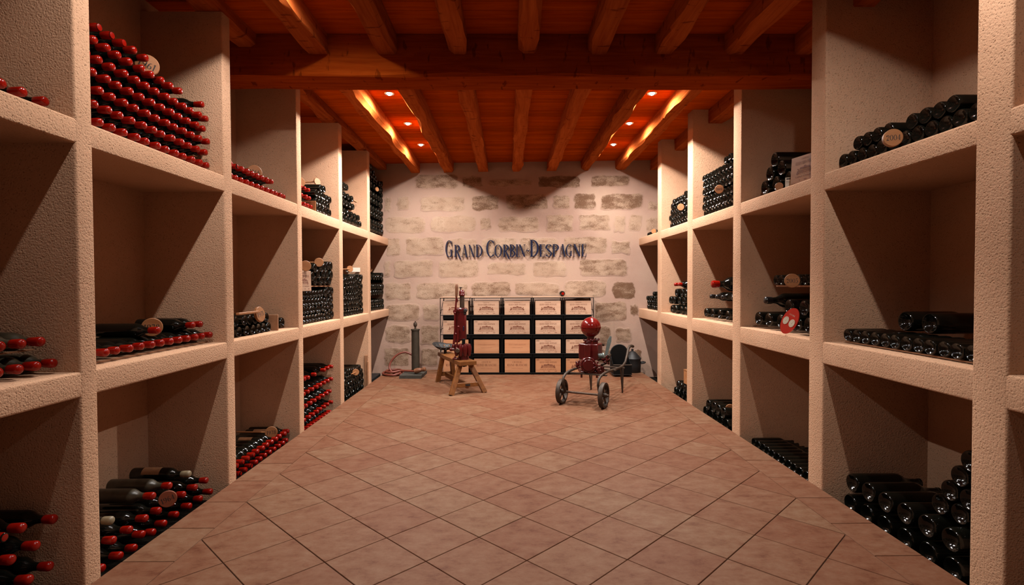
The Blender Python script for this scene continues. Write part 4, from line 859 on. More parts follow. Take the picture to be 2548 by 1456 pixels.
paddle('small orange paddle by the back wall, last right bay top', (1.80, 6.43, 1.815), .030, (-.6, -.8, 0), '', .03, sdir=S_R)
paddle('orange paddle marked 2005 against small bottles, second right bay middle', (1.79, 3.27, 1.183), .044, (-.35, -.93, 0), '2005', .04, sdir=S_R)
paddle('dark orange paddle over bottles, third right bay bottom', (1.90, 4.43, .098), .036, (-.3, -.95, 0), '', .10, sdir=S_R)

# red placard with two dials
t = thing('dial_placard', 'red oval cellar placard with two white dials leaning on magnums', 'gauge', (1.795, 3.305, .927))
n = Vector((-.84, -.52, .12)).normalized(); yv = -n; zv = (Vector((0, 0, 1)) - yv * Vector((0, 0, 1)).dot(yv)).normalized(); xv = yv.cross(zv)
R0 = Matrix((xv, yv, zv)).transposed(); RT = R0 @ Matrix.Rotation(.42, 3, 'Y')
m = MB(); el = [(.050 * cos(2 * pi * k / 40), .088 * sin(2 * pi * k / 40)) for k in range(40)]
m.prism(el, -.004, .004, 'y'); m.v = [tuple(RT @ Vector(v)) for v in m.v]; obj('plate', m, M_PLACARD, t, angle=30)
for sx in (-1, 1):
    m = MB(); e2 = [(sx * .0215 + .0175 * cos(2 * pi * k / 28), -.006 + .026 * sin(2 * pi * k / 28)) for k in range(28)]
    m.prism(e2, -.0075, -.004, 'y'); m.v = [tuple(RT @ Vector(v)) for v in m.v]; d = obj('dial', m, M_DIAL, t, angle=30)
    m = MB()
    for k in range(12):
        a = 2 * pi * k / 12; c, s_ = cos(a), sin(a)
        m.add([RT @ Vector((sx * .0215 + .0145 * c * f + w * -s_, -.0078, -.006 + .0215 * s_ * f + w * c)) for f, w in ((.8, -.0006), (1, -.0006), (1, .0006), (.8, .0006))], [(0, 1, 2, 3)])
    m.add([RT @ Vector(v) for v in ((sx * .0215 - .0008, -.0079, -.012), (sx * .0215 + .0008, -.0079, -.012), (sx * .0215 + .005, -.0079, .010))], [(0, 1, 2)])
    obj('scale_marks', m, M_INK, d, smooth=False)
m = MB()
for q in text_quads('LA CAVE', .010, 0, .036, width=.038): m.add([RT @ Vector((a, -.0046, b)) for a, b in q], [tuple(range(len(q)))])
obj('printed_title', m, M_DIAL, t, smooth=False)

# white cards
def card(label, p, n, w, h, lines):
    n = Vector(n).normalized(); y = -n; z = (Vector((0, 0, 1)) - y * y.z).normalized(); x = y.cross(z); R = Matrix((x, y, z)).transposed()
    t = thing('white_card', label, 'card', p)
    m = MB(); m.box((0, 0, 0), (w, .0012, h)); m.v = [tuple(R @ Vector(v)) for v in m.v]; obj('sheet', m, M_CARD, t, smooth=False)
    m = MB()
    for (x0, z0, x1, z1) in lines: m.add([R @ Vector((a * w, -.0009, b * h)) for a, b in ((x0, z0), (x1, z0), (x1, z1), (x0, z1))], [(0, 1, 2, 3)])
    obj('print', m, M_INK, t, smooth=False)
card('small white price card with black heading below magnums, second right bay', (1.80, 3.335, 1.812), (-.45, -.89, 0), .044, .062, [(-.35, .28, .35, .42), (-.42, .05, .42, .08), (-.42, -.06, .42, -.04)])
card('white card on top of small bottles, fifth left bay middle', (-1.80, 6.10, 1.345), (.5, -.86, 0), .17, .05, [(-.45, -.2, -.25, .3)])

# ------------------------------------------------------------------ crates
CW, CH, CD = 0.327, 0.179, 0.30
def chateau(mb, x0, z0, w, h, y=-.0007):
    def rc(a, b, c, d): mb.add([(x0 + a * w, y, z0 + b * h), (x0 + c * w, y, z0 + b * h), (x0 + c * w, y, z0 + d * h), (x0 + a * w, y, z0 + d * h)], [(0, 1, 2, 3)])
    def pg(P): mb.add([(x0 + a * w, y, z0 + b * h) for a, b in P], [tuple(range(len(P)))])
    pg([(-.34, .62), (-.30, .78), (-.08, .80), (-.08, .62)]); pg([(-.08, .66), (-.05, .92), (.08, .92), (.11, .66)]); pg([(.11, .62), (.11, .80), (.30, .78), (.36, .62)])
    for a in (-.33, -.25, -.17, -.09, -.03, .05, .11, .18, .25, .33): rc(a, .2, a + .02, .62)
    for b in (.18, .40, .58): rc(-.34, b, .36, b + .035)
    for a in (-.30, -.21, -.13, .15, .22, .30): rc(a, .28, a + .03, .36)
    for sx in (-1, 1):
        for (a, b, r) in ((.44, .62, .055), (.40, .42, .06), (.47, .36, .05), (.43, .22, .07), (.5, .16, .05)):
            mb.add([(x0 + w * (sx * a + r * .8 * cos(2 * pi * k / 7)), y, z0 + h * (b + r * 1.6 * sin(2 * pi * k / 7))) for k in range(7)], [tuple(range(7))])
    for k in range(9): rc(-.5 + k * .115, .02 + .05 * (k % 2), -.43 + k * .115, .06 + .05 * (k % 2))
def crate_body():
    m = MB(); t = .009
    m.box((0, CD / 2 + .009, CH / 2), (CW - .002, CD - .012, CH - .004))
    return m
def front_panel(kind):
    m = MB(); m.cbox((0, .0045, CH / 2), (CW, .009, CH), .0015); return m
def print_mesh(kind):
    m = MB()
    if kind == 'gcd':
        for tx, h, z, w in (('CHATEAU', .013, .152, .082), ('GRAND-CORBIN-DESPAGNE', .021, .122, .222), ('SAINT-EMILION', .0115, .036, .215)): flat_text(m, text_quads(tx, h, 0, z, width=w))
        chateau(m, 0, .054, .178, .062)
        for a, b in ((-.06, .012), (-.004, .03), (.085, .03)): flat_text(m, [[(a, .016), (a + b, .016), (a + b, .021), (a, .021)]])
    elif kind == 'rb':
        for tx, h, z, w in (('CHATEAU', .021, .125, .125), ('REINE-BLANCHE', .028, .083, .262)): flat_text(m, text_quads(tx, h, 0, z, width=w))
    elif kind == 'rb2':
        flat_text(m, text_quads('SAINT-EMILION', .012, 0, .047, width=.15))
    elif kind == 'pcd':
        for tx, h, z, w in (('PETIT CORBIN-DESPAGNE', .013, .108, .22), ('SAINT-EMILION', .010, .070, .145)): flat_text(m, text_quads(tx, h, 0, z, width=w))
    me = m.mesh('stencil', False); me.materials.append(M_BRAND if kind in ('gcd', 'rb') else M_BRANDF); return me
PRN = {k: print_mesh(k) for k in ('gcd', 'rb', 'rb2', 'pcd')}
body_me = {}; front_me = {}
for mt in (M_PINE, M_PINEO):
    a = fix(crate_body().mesh('box', False)); a.materials.append(mt); body_me[mt.name] = a
    a = fix(front_panel('').mesh('front_board', False)); a.materials.append(mt); front_me[mt.name] = a
a = fix(front_panel('').mesh('front_board', False)); a.materials.append(M_PADDLE); front_me['shaded'] = a  # darker wood: the shade of its bay is put into the colour
def ry(x): return 6.735 - 0.0238 * (x - 0.1175)
RZ = -0.0238
CX = [-0.673, -0.2755, 0.123, 0.522, 0.915]; CZ = [.774, .523, .274, .026]
YEARS = {(0, 1): '2001', (1, 1): '2002', (3, 2): '2000', (4, 2): '2000', (3, 3): '1999', (4, 3): '1998'}
ROWS = ['top', 'second', 'third', 'bottom']; COLN = ['left end', 'second', 'middle', 'fourth', 'right end']
for r in range(4):
    for c in range(5):
        kind = 'gcd' if r < 2 or c > 2 else ('pcd' if r == 2 else 'rb')
        mt = M_PINEO if (r == 3 or (r == 2 and c < 3)) else M_PINE
        what = {'gcd': 'pine wine crate stamped with a chateau drawing', 'pcd': 'reddish crate with faint two-line lettering', 'rb': 'reddish crate stamped with a white-queen chateau name'}[kind]
        if kind == 'rb': what = 'reddish crate with two-line chateau name'
        t = thing('wine_crate', '%s, %s row, %s of the black rack' % (what, ROWS[r], COLN[c]), 'crate', (CX[c], ry(CX[c]) + .014, CZ[r]), RZ, 'wine crates in the black rack')
        link('box', body_me[mt.name], None, t); link('front_board', front_me[mt.name], None, t)
        link('stencil', PRN[kind], None, t)
        if kind == 'rb': link('stencil', PRN['rb2'], None, t)
        if (c, r) in YEARS:
            m = MB(); flat_text(m, text_quads(YEARS[(c, r)], .016, -CW / 2 + .03, .155 if (c, r) != (4, 3) else .155, width=.038))
            link('year_stamp', m.mesh('year_stamp', False), M_INK, t)
            if (c, r) == (4, 3):
                m = MB(); flat_text(m, text_quads('1998', .014, -CW / 2 + .03, .018, width=.036)); link('year_stamp', m.mesh('year_stamp', False), M_INK, t)

# black wire rack that holds them
t = thing('crate_rack', 'black steel rack holding twenty wine crates before the stone wall', 'rack', (0.118, 6.735, 0), RZ)
XS = [-.871, -.474, -.076, .322, .7185, 1.106]
for i, x in enumerate(XS):
    x -= .118
    for d in ((-.012, .012) if 0 < i < 5 else (0,)):
        for yy in (0.0, .335):
            m = MB(); m.cyl((x + d, yy, 0), (x + d, yy, .997), .0045, 8); obj('upright', m, M_BLACK, t)
    if 0 < i < 5:
        m = MB(); m.box((x, .18, .395), (.030, .32, .77)); obj('gap_shade_sheet', m, M_BLACK, t, smooth=False)  # black filler standing in for the shadow between crate columns
for z in CZ[:] + [.997]:
    for yy in (0.0, .335):
        m = MB(); m.cyl((XS[0] - .118, yy, z - .004 if z < .99 else .993), (XS[-1] - .118, yy, z - .004 if z < .99 else .993), .0042, 8); obj('cross_wire', m, M_BLACK, t)
for r, z in enumerate(CZ):
    for i in range(5):
        a, b = XS[i] - .118, XS[i + 1] - .118
        if i == 0: a += .03
        if i == 4: b -= .02
        m = MB(); m.box(((a + b) / 2, .175, z - .008), (b - a - .004, .32, .010)); m.box(((a + b) / 2, .012, z - .028), (b - a - .004, .006, .044)); obj('shade_lip_tray', m, M_BLACK, t, smooth=False)  # tray whose tall black lip stands in for shade between rows
        if r:
            m = MB(); m.box(((a + b) / 2, .06, z + .208), (b - a - .004, .004, .055)); obj('gap_shade_strip', m, M_BLACK, t, smooth=False)  # added black strip standing in for the shaded gap above a crate
for sx, x in ((1, XS[0] - .118), (-1, XS[-1] - .118)):
    for z0 in CZ:
        m = MB(); m.cyl((x, 0, z0), (x, .335, z0 + .22), .0035, 6); obj('brace', m, M_BLACK, t)
        m = MB(); m.cyl((x, 0, z0 + .06), (x, .335, z0 + .06), .0035, 6); obj('brace', m, M_BLACK, t)
for i in range(5):
    m = MB(); m.box((CX[i], 6.735 + .165, 1.003), (.392, .31, .010), Matrix.Rotation(RZ, 3, 'Z'))
    tag(obj('cover_board', m, M_PINE, smooth=False), 'thin pale board lying on the rack, above the %s crate' % COLN[i], 'board', 'boards on the crate rack')

# small bottle lying on the rack
t = thing('small_bottle', 'small dark bottle with red capsule lying on the rack top', 'bottle', (.715, 6.93, 1.045), 0)
m = MB(); m.lathe([(p[0] * .7, p[1]) for p in bottle_profile(.036, .26)], 18, Matrix.Rotation(pi / 2, 3, 'X'), (0, 0, 0)); obj('bottle_glass', m, M_GLASS, t)
m = MB(); m.cyl((0, -.14, 0), (0, -.19, 0), .0185, 14, ch=.003); obj('capsule', m, M_WAX, t)
m = MB(); m.cyl((0, -.12, .0), (0, -.012, 0), .0364, 24); obj('silver_band', m, M_ALU, t)

# crate ends standing on the shelves
def loose_panel(label, p, n, roll=0.0, mt='crate_pine'):
    n = Vector(n).normalized(); y = -n; z = (Vector((0, 0, 1)) - y * y.z).normalized(); x = y.cross(z); R = Matrix((x, y, z)).transposed() @ Matrix.Rotation(roll, 3, 'Y')
    t = thing('crate_end', label, 'crate end', p); t.rotation_euler = R.to_euler()
    link('front_board', front_me[mt], None, t); link('stencil', PRN['gcd'], None, t)
    return t
loose_panel('stencilled crate end propped against bottle bases, fourth left bay middle', (-1.672, 4.322, 1.118), (.99, -.10, .02)).scale = (.71, .6, .94)
loose_panel('stencilled crate end leaning beside magnums, second right bay top', (1.80, 3.168, 1.783), (-.97, -.22, .06), 0, 'shaded').scale = (.68, 1, .92)
def board(name, label, c, d, mat, rz=0.0, tilt=0.0):
    m = MB(); m.cbox((0, 0, 0), d, .002); o = obj(name, m, mat, smooth=False, loc=c, rz=rz); o.rotation_euler[0] = tilt
    return tag(o, label, 'board')
board('divider_board', 'upright red-brown board between two groups of bottles, third left bay middle', (-1.80, 3.800, .896), (.27, .014, .115), M_LATH)
board('batten', 'pale batten lying across dark bottle bases, third left bay middle', (-1.665, 3.36, .990), (.02, .26, .014), M_PADDLE)
board('divider_board', 'upright board between red caps and dark bases, fourth left bay top', (-1.80, 4.618, 1.856), (.24, .010, .10), M_PADDLE)
board('tall_slat', 'dark tall slat standing at the back, fifth left bay bottom', (-2.06, 6.142, .20), (.05, .014, .56), M_GRIP)
board('tall_slat', 'grey-brown slat against the divider, fifth left bay bottom', (-1.668, 6.146, .14), (.040, .012, .40), M_LATH)
board('tall_slat', 'shorter slat with cut top by the divider, fifth left bay bottom', (-1.645, 6.134, .10), (.016, .010, .34), M_LATH)
t = thing('wooden_box', 'small orange wooden box standing on bottles, fourth right bay bottom', 'box', (1.955, 5.395, .195))
m = MB(); m.cbox((0, 0, 0), (.22, .11, .14), .003); obj('box', m, M_PADDLE, t, smooth=False)
m = MB(); m.box((0, 0, .073), (.224, .114, .008)); obj('lid', m, M_PADDLE, t, smooth=False)
m = MB(); m.cbox((-1.90, 6.66, -.045), (.40, .62, .07), .006); tag(obj('slate_slab', m, M_IRON), 'dark slate slab on the bed of the last left bay', 'slab')

# ------------------------------------------------------------------ sign on the wall
LET = [('G', -0.844, -0.742, 1), ('R', -0.724, -0.625, 0), ('A', -0.629, -0.538, 0), ('N', -0.531, -0.443, 0), ('D', -0.429, -0.338, 0), ('C', -0.287, -0.178, 1), ('O', -0.174, -0.073, 0), ('R', -0.059, 0.035, 0), ('B', 0.030, 0.108, 0), ('I', 0.115, 0.148, 0), ('N', 0.151, 0.248, 0), ('-', 0.252, 0.306, 0), ('D', 0.306, 0.427, 1), ('E', 0.432, 0.51, 0), ('S', 0.517, 0.604, 0), ('P', 0.611, 0.698, 0), ('A', 0.701, 0.792, 0), ('G', 0.792, 0.876, 0), ('N', 0.886, 0.993, 0), ('E', 1.000, 1.066, 0)]
sx0 = 0.11
sign = thing('wall_sign', 'dark navy raised serif letters mounted on the stone wall', 'sign', (sx0, wall_y(sx0), 1.540), -0.05)
for c, a, b, big in LET:
    h = .229 if big else .168
    m = MB()
    Q = text_quads(c, h, 0, 0)
    lo = min(p[0] for q in Q for p in q); hi = max(p[0] for q in Q for p in q); k = (b - a) / (hi - lo)
    for q in Q:
        P = [((p[0] - lo) * k + a - sx0, p[1]) for p in q]
        ar = sum(P[i][0] * P[(i + 1) % len(P)][1] - P[(i + 1) % len(P)][0] * P[i][1] for i in range(len(P)))
        if ar < 0: P = P[::-1]
        m.prism(P, -.034, -.020, 'y')
    o = obj('letter', m, M_NAVY, sign, smooth=False)
    m = MB(); xm = (a + b) / 2 - sx0
    for zz in (.3, .7): m.cyl((xm, -.022, h * zz), (xm, .01, h * zz), .004, 6)
    obj('stud', m, M_NAVY, o)

# ------------------------------------------------------------------ bench with the red bottle corker
A0 = Vector((-.4225, 5.548, 0)); D = Vector((-.40, .916, 0)).normalized(); P_ = Vector((D.y, -D.x, 0))
def bp(s, w, z): return A0 + D * s + P_ * w + Vector((0, 0, z))
t = thing('trestle_bench', 'oak trestle bench carrying the red corking machine', 'bench', (A0.x, A0.y, 0))
up = MB(); pl = [(-.095, 0), (.095, 0), (.095, .55), (.075, .90), (-.075, .90), (-.095, .55)]
vs = [bp(s, w, .306) for w, s in pl] + [bp(s, w, .346) for w, s in pl]; n = 6
up.add(vs, [tuple(range(n - 1, -1, -1)), tuple(range(n, 2 * n))] + [(i, (i + 1) % n, n + (i + 1) % n, n + i) for i in range(n)])
obj('plank', up, M_BENCH, t, smooth=False)
for s, wf, wt, sf in ((.10, .19, .055, -.10), (.76, .10, .055, .06)):
    for sg in (-1, 1):
        m = MB(); m.bar(bp(s, sg * wt, .310), bp(s + sf, sg * wf, .0), .050, .042, up=D, ch=.003)
        obj('leg', m, M_BENCH, t, smooth=False)
    k = .70
    m = MB(); m.bar(bp(s + sf * k, -(wt + (wf - wt) * k), .095), bp(s + sf * k, wt + (wf - wt) * k, .095), .022, .048, up=(0, 0, 1), ch=.003); obj('stretcher', m, M_BENCH, t, smooth=False)
m = MB(); m.bar(bp(.02, 0, .085), bp(.80, 0, .085), .028, .055, ch=.003); obj('rail', m, M_BENCH, t, smooth=False)
m = MB(); m.box(bp(.012, .0, .095), (.05, .012, .018)); obj('tenon', m, M_IRON, t, smooth=False)
local(t)

# iron seat pan at the back of the bench
sc = bp(.80, -.01, .395)
t = thing('iron_seat', 'black pierced iron seat pan on the rear end of the bench', 'seat', sc)
m = MB(); nr, na = 9, 48; vs = [(0, 0, -.012)]; f = []
for i in range(1, nr + 1):
    rr = i / nr
    for k in range(na):
        a = 2 * pi * k / na
        lift = .040 * rr ** 3 + .030 * max(0, cos(a - 2.4)) * rr ** 2 + .018 * abs(cos(a)) * rr ** 3
        vs.append((.150 * rr * cos(a), .130 * rr * sin(a), -.012 + lift))
for k in range(na): f.append((0, 1 + k, 1 + (k + 1) % na))
for i in range(nr - 1):
    for k in range(na):
        if i in (3, 4, 6) and k % 4 == 1: continue
        a, b = 1 + i * na, 1 + (i + 1) * na; l = (k + 1) % na; f.append((a + k, b + k, b + l, a + l))
m.add(vs, f); o = obj('pan', m, M_IRON, t)
sm = o.modifiers.new('thickness', 'SOLIDIFY'); sm.thickness = .005
m = MB(); m.tube([(.150 * cos(2 * pi * k / 48), .130 * sin(2 * pi * k / 48), -.012 + .040 + .030 * max(0, cos(2 * pi * k / 48 - 2.4)) + .018 * abs(cos(2 * pi * k / 48))) for k in range(48)], .004, 6, closed=True); obj('rim', m, M_IRON, t)
m = MB(); m.cyl((0, 0, -.05), (0, 0, -.008), .018, 12); m.cyl((0, 0, -.012), (0, 0, -.002), .012, 12); obj('mount', m, M_IRON, t)

# corker: coordinates read in a local frame, x right, z up, built at its true place
def K(cx, cy, dy=0.0): return Vector((-1.5993 + cx * .0010231, 5.75 + dy, 1.2959 - cy * .0010386))
t = thing('corking_machine', 'tall red cast iron bottle corker with lever on the bench', 'machine', K(1075, 930, .03))
m = MB()
m.lathe([(.0, 0), (.0, .072), (.012, .072), (.018, .062), (.060, .056), (.075, .066), (.105, .080), (.150, .084), (.175, .070), (.185, .045), (.185, 0)], 24, None, K(1085, 930)); obj('foot', m, M_REDENAMEL, t)
m = MB(); m.cbox(K(1015, 905, -.02) + Vector((0, 0, 0)), (.085, .09, .016), .004); m.cyl(K(1000, 900, -.045), K(1000, 880, -.045), .010, 10); obj('foot_flange', m, M_REDENAMEL, t)
for k, (cx, dy) in enumerate(((1015, -.06), (1060, -.075), (1110, -.07), (1150, -.045))):
    m = MB(); m.lathe([(0, 0), (0, .014), (.05, .024), (.10, .026), (.13, .016), (.135, 0)], 14, None, K(cx, 875, dy)); obj('jaw', m, M_REDENAMEL, t)
m = MB(); m.cyl(K(1030, 812, -.12), K(1030, 812, .0), .026, 18, ch=.004); obj('pivot_pin', m, M_STEEL, t)
m = MB(); m.cyl(K(955, 805, -.06), K(1020, 805, -.06), .016, 14, ch=.003); m.sphere(K(960, 805, -.06), .021, 14, 8); obj('side_boss', m, M_REDENAMEL, t)
# casing
m = MB(); c0 = K(1075, 545); m.cbox(c0, (.088, .095, .352), .014); obj('casing', m, M_REDENAMEL, t)
m = MB(); m.cbox(K(1025, 560, -.018), (.060, .055, .36), .010); obj('casing_rib', m, M_REDENAMEL, t)
m = MB(); m.cbox(K(1092, 735, -.05), (.036, .012, .085), .003); obj('jaw_slot', m, M_BLACK, t)
m = MB(); m.cbox(K(1092, 585, -.048), (.012, .006, .05), .002); obj('maker_plate', m, M_NAVY, t)
m = MB(); m.cbox(K(1070, 395), (.120, .105, .052), .012); obj('collar', m, M_REDENAMEL, t)
m = MB(); m.cyl(K(1002, 405, -.075), K(1002, 405, .05), .020, 16, ch=.004); m.cyl(K(1030, 392, -.07), K(1030, 392, .05), .014, 14, ch=.003); obj('pivot_boss', m, M_REDENAMEL, t)
m = MB(); m.cyl(K(1112, 395, -.07), K(1112, 395, .05), .019, 16, ch=.004); m.cbox(K(1108, 410, -.045), (.03, .02, .06), .005); obj('clamp', m, M_IRON, t)
m = MB(); m.lathe([(0, 0), (0, .026), (.142, .026), (.142, 0)], 20, None, K(1074, 378)); obj('plunger_tube', m, M_STEEL, t)
m = MB(); m.lathe([(0, 0), (0, .032), (.014, .034), (.020, .030), (.042, .031), (.060, .022), (.066, .012), (.066, 0)], 20, None, K(1072, 243)); obj('cap', m, M_REDENAMEL, t)
m = MB(); m.cyl(K(1058, 195), K(1058, 158), .005, 8); m.cyl(K(1043, 156), K(1078, 156), .006, 8, ch=.001); m.cyl(K(1060, 150), K(1060, 162), .011, 12); obj('wing_screw', m, M_STEEL, t)
# lever
m = MB(); m.tube([K(1006, 410, -.085), K(1016, 340, -.085), K(1022, 250, -.085)], [.010, .010, .009], 10); m.cbox(K(1028, 285, -.085), (.02, .012, .045), .004); obj('lever_arm', m, M_REDENAMEL, t)
m = MB(); m.lathe([(0, 0), (0, .009), (.006, .012), (.050, .015), (.105, .0165), (.135, .014), (.146, .008), (.149, 0)], 16, Matrix.Rotation(radians(2), 3, 'Y'), K(1021, 258, -.085)); obj('lever_grip', m, M_GRIP, t)
for pts in ([(1003, 420), (1002, 600), (985, 760)], [(1040, 565), (1030, 690), (1022, 790)], [(1012, 640), (1000, 720), (985, 770)]):
    m = MB(); m.tube([K(a, b, -.085) for a, b in pts], .0085, 8); m.sphere(K(*pts[0], -.085), .014, 10, 6); m.sphere(K(*pts[-1], -.085), .015, 10, 6); obj('link_rod', m, M_REDENAMEL, t)
m = MB(); a = bp(.22, .0, .0); m.cyl((a.x + .02, a.y, .265), (a.x + .02, a.y, .306), .024, 12); m.cyl((a.x + .02, a.y - .02, .275), (a.x + .055, a.y - .03, .285), .016, 10); obj('clamp_nut', m, M_IRON, t)
local(t)

# ------------------------------------------------------------------ red pump on two-wheeled cart
AX = Vector((.372, -.198, 0)).normalized(); WV = Vector((.47, .88, 0)).normalized()
BRt, BLt = Vector((.9, 4.883, 0)), Vector((.528, 5.081, 0))
t = thing('pump_cart', 'two wheeled iron hand cart carrying the red pump', 'cart', ((BRt.x + BLt.x) / 2, (BRt.y + BLt.y) / 2, 0))
def Q3(B, s, z): return B + WV * s + Vector((0, 0, z))
RW_ = Matrix((WV, Vector((0, 0, 1)), AX)).transposed()
for B in (BLt, BRt):
    c = B + Vector((0, 0, .121))
    m = MB(); m.lathe([(-.020, .100), (-.020, .119), (-.016, .121), (.016, .121), (.020, .119), (.020, .100), (-.020, .100)], 40, RW_, c); wh = obj('wheel', m, M_RUST, t)
    m = MB(); m.lathe([(-.032, 0), (-.032, .018), (-.012, .026), (.012, .026), (.032, .018), (.032, 0)], 18, RW_, c); obj('hub', m, M_RUST, wh)
    for k in range(5):
        a = 2 * pi * k / 5 + .3; d = RW_ @ Vector((cos(a), sin(a), 0))
        m = MB(); m.bar(c + d * .02, c + d * .104, .026, .010, up=AX, ch=.003); obj('spoke', m, M_RUST, wh)
m = MB(); m.cyl(BLt - AX * .05 + Vector((0, 0, .121)), BRt + AX * .05 + Vector((0, 0, .121)), .011, 12); obj('axle', m, M_STEEL, t)
for B, sg in ((BRt, -1), (BLt, 1)):
    Bi = B + AX * sg * .035
    pts = [(0.0, .125), (-.035, .17), (-.060, .225), (-.045, .270), (0.0, .292), (.10, .305), (.25, .307), (.50, .292), (.70, .284), (.80, .292), (.88, .318), (.94, .375), (1.0, .448), (1.06, .470), (1.13, .466), (1.20, .452)]
    m = MB(); m.tube([Q3(Bi, s, z) for s, z in pts], [.013] * 12 + [.015, .016, .017, .016], 10); obj('side_bar', m, M_RUST, t)
    for ds in (-.05, .05):
        m = MB(); m.bar(Q3(Bi, .74 + ds, .284), Q3(Bi, .765, 0.0), .020, .010, up=AX); obj('leg', m, M_RUST, t, smooth=False)
for s, z in ((.10, .292), (.40, .296), (.72, .275)):
    m = MB(); m.bar(Q3(BLt, s, z), Q3(BRt, s, z), .030, .012); obj('cross_bar', m, M_RUST, t, smooth=False)
local(t)

def G(cx, cy, dy=0.0): return Vector((-.0909 + cx * .0009893, 5.20 + dy, 1.2787 - cy * .0009964))
t = thing('wine_pump', 'red iron wine pump with ball air chamber on the cart', 'pump', G(925, 985))
m = MB(); m.cbox(G(915, 985), (.20, .20, .030), .006); obj('base_plate', m, M_REDENAMEL, t)
m = MB(); m.cbox(G(928, 782), (.196, .17, .155), .008, Matrix.Rotation(-.45, 3, 'Z')); obj('valve_box', m, M_REDENAMEL, t)
m = MB(); m.cbox(G(880, 775, -.115), (.060, .012, .140), .004, Matrix.Rotation(-.45, 3, 'Z')); obj('box_cover', m, M_REDENAMEL, t)
m = MB(); m.cyl(G(885, 905, -.135), G(905, 905, .09), .078, 28, ch=.006); obj('cylinder', m, M_REDENAMEL, t)
m = MB(); m.cyl(G(885, 905, -.150), G(885, 905, -.134), .058, 28, ch=.005); obj('cylinder_cover', m, M_REDENAMEL, t)
for k in range(8):
    a = 2 * pi * k / 8; m = MB(); p = G(885, 905, -.141) + Vector((.067 * cos(a), 0, .067 * sin(a))); m.cyl(p - Vector((0, .008, 0)), p + Vector((0, .008, 0)), .008, 6); obj('bolt', m, M_REDENAMEL, t)
m = MB(); m.cbox(G(930, 945), (.13, .12, .06), .01); m.cbox(G(1040, 965, -.03), (.035, .05, .065), .008); obj('pedestal', m, M_REDENAMEL, t)
for cx, dy in ((825, -.08), (975, -.10), (1030, -.02)):
    m = MB(); m.cyl(G(cx, 1035, dy), G(cx, 985, dy), .010, 6); obj('bolt', m, M_REDENAMEL, t)
# neck, flange, ball
m = MB(); m.cyl(G(930, 715), G(930, 690), .072, 24, ch=.003); m.cyl(G(930, 692), G(930, 676), .060, 24, ch=.003); obj('flange', m, M_REDENAMEL, t)
for cx, dy in ((868, -.06), (985, -.05), (1000, .03), (935, -.075)):
    m = MB(); m.cyl(G(cx, 702, dy), G(cx, 672, dy), .009, 6); m.cyl(G(cx - 14, 668, dy), G(cx + 14, 668, dy), .007, 8, ch=.001); m.sphere(G(cx + 16, 664, dy), .010, 10, 6); m.sphere(G(cx - 16, 664, dy), .010, 10, 6); obj('wing_nut', m, M_REDENAMEL, t)
m = MB(); m.lathe([(0, .040), (.03, .034), (.055, .042)], 20, None, G(930, 682)); obj('neck', m, M_REDENAMEL, t)
m = MB(); m.sphere(G(930, 543), .100, 36, 18); obj('air_chamber', m, M_REDBALL, t)
m = MB(); m.lathe([(-.004, .099), (-.004, .1035), (.004, .1035), (.004, .099)], 36, None, G(930, 543)); obj('seam', m, M_REDBALL, t)
m = MB(); m.cyl(G(930, 447), G(930, 437), .010, 10, ch=.002); obj('top_nub', m, M_REDBALL, t)
# side taps
def tap(cx, cy, dy, r, n, name='hand_wheel', mat=None):
    m = MB(); c = G(cx, cy, dy); n = Vector(n).normalized()
    m.cyl(c - n * .05, c + n * .012, .012, 10)
    R = n.to_track_quat('Z', 'Y').to_matrix()
    for k in range(5):
        d = R @ Vector((cos(2 * pi * k / 5), sin(2 * pi * k / 5), 0)); m.cyl(c, c + d * r * .8, .0065, 8); m.sphere(c + d * r * .85, .0105, 10, 6)
    obj(name, m, mat or M_REDENAMEL, t)
tap(795, 905, -.06, .036, (-.75, -.6, 0)); tap(960, 905, -.165, .042, (.25, -.95, 0)); tap(1075, 865, -.05, .040, (.6, -.75, .1)); tap(1110, 885, 0.02, .036, (.8, -.55, 0)); tap(985, 965, -.12, .030, (.3, -.9, -.2))
m = MB(); m.cyl(G(825, 905, -.03), G(775, 915, -.03), .017, 12); m.cbox(G(795, 935, -.03), (.03, .04, .03), .006); obj('drain_cock', m, M_REDENAMEL, t)
m = MB(); m.cyl(G(985, 825, -.07), G(1045, 815, -.10), .024, 16, ch=.003); m.cyl(G(1030, 818, -.10), G(1046, 816, -.10), .030, 16, ch=.003); obj('outlet', m, M_TEAL, t)
m = MB(); m.cyl(G(1000, 870, .0), G(1120, 835, .0), .015, 12); m.cyl(G(1095, 838, -.03), G(1125, 828, .03), .020, 14, ch=.003); m.tube([G(1030, 930, .0), G(1095, 905, .02), G(1125, 870, .0)], .012, 8); obj('crank', m, M_RUST, t)
m = MB(); pA, pB = G(1088, 835, .03), G(1140, 640, .06)
dd = (pB - pA).normalized(); sd = Vector((dd.z, 0, -dd.x)).normalized(); ey = Vector((0, .007, 0))
q = [pA - sd * .012, pA + sd * .012, pA.lerp(pB, .75) + sd * .021, pB + sd * .012, pB - sd * .004, pA.lerp(pB, .75) - sd * .019]
n = len(q); m.add([p - ey for p in q] + [p + ey for p in q], [tuple(range(n - 1, -1, -1)), tuple(range(n, 2 * n))] + [(i, (i + 1) % n, n + (i + 1) % n, n + i) for i in range(n)]); obj('pump_lever', m, M_TEAL, t, smooth=False)
local(t)

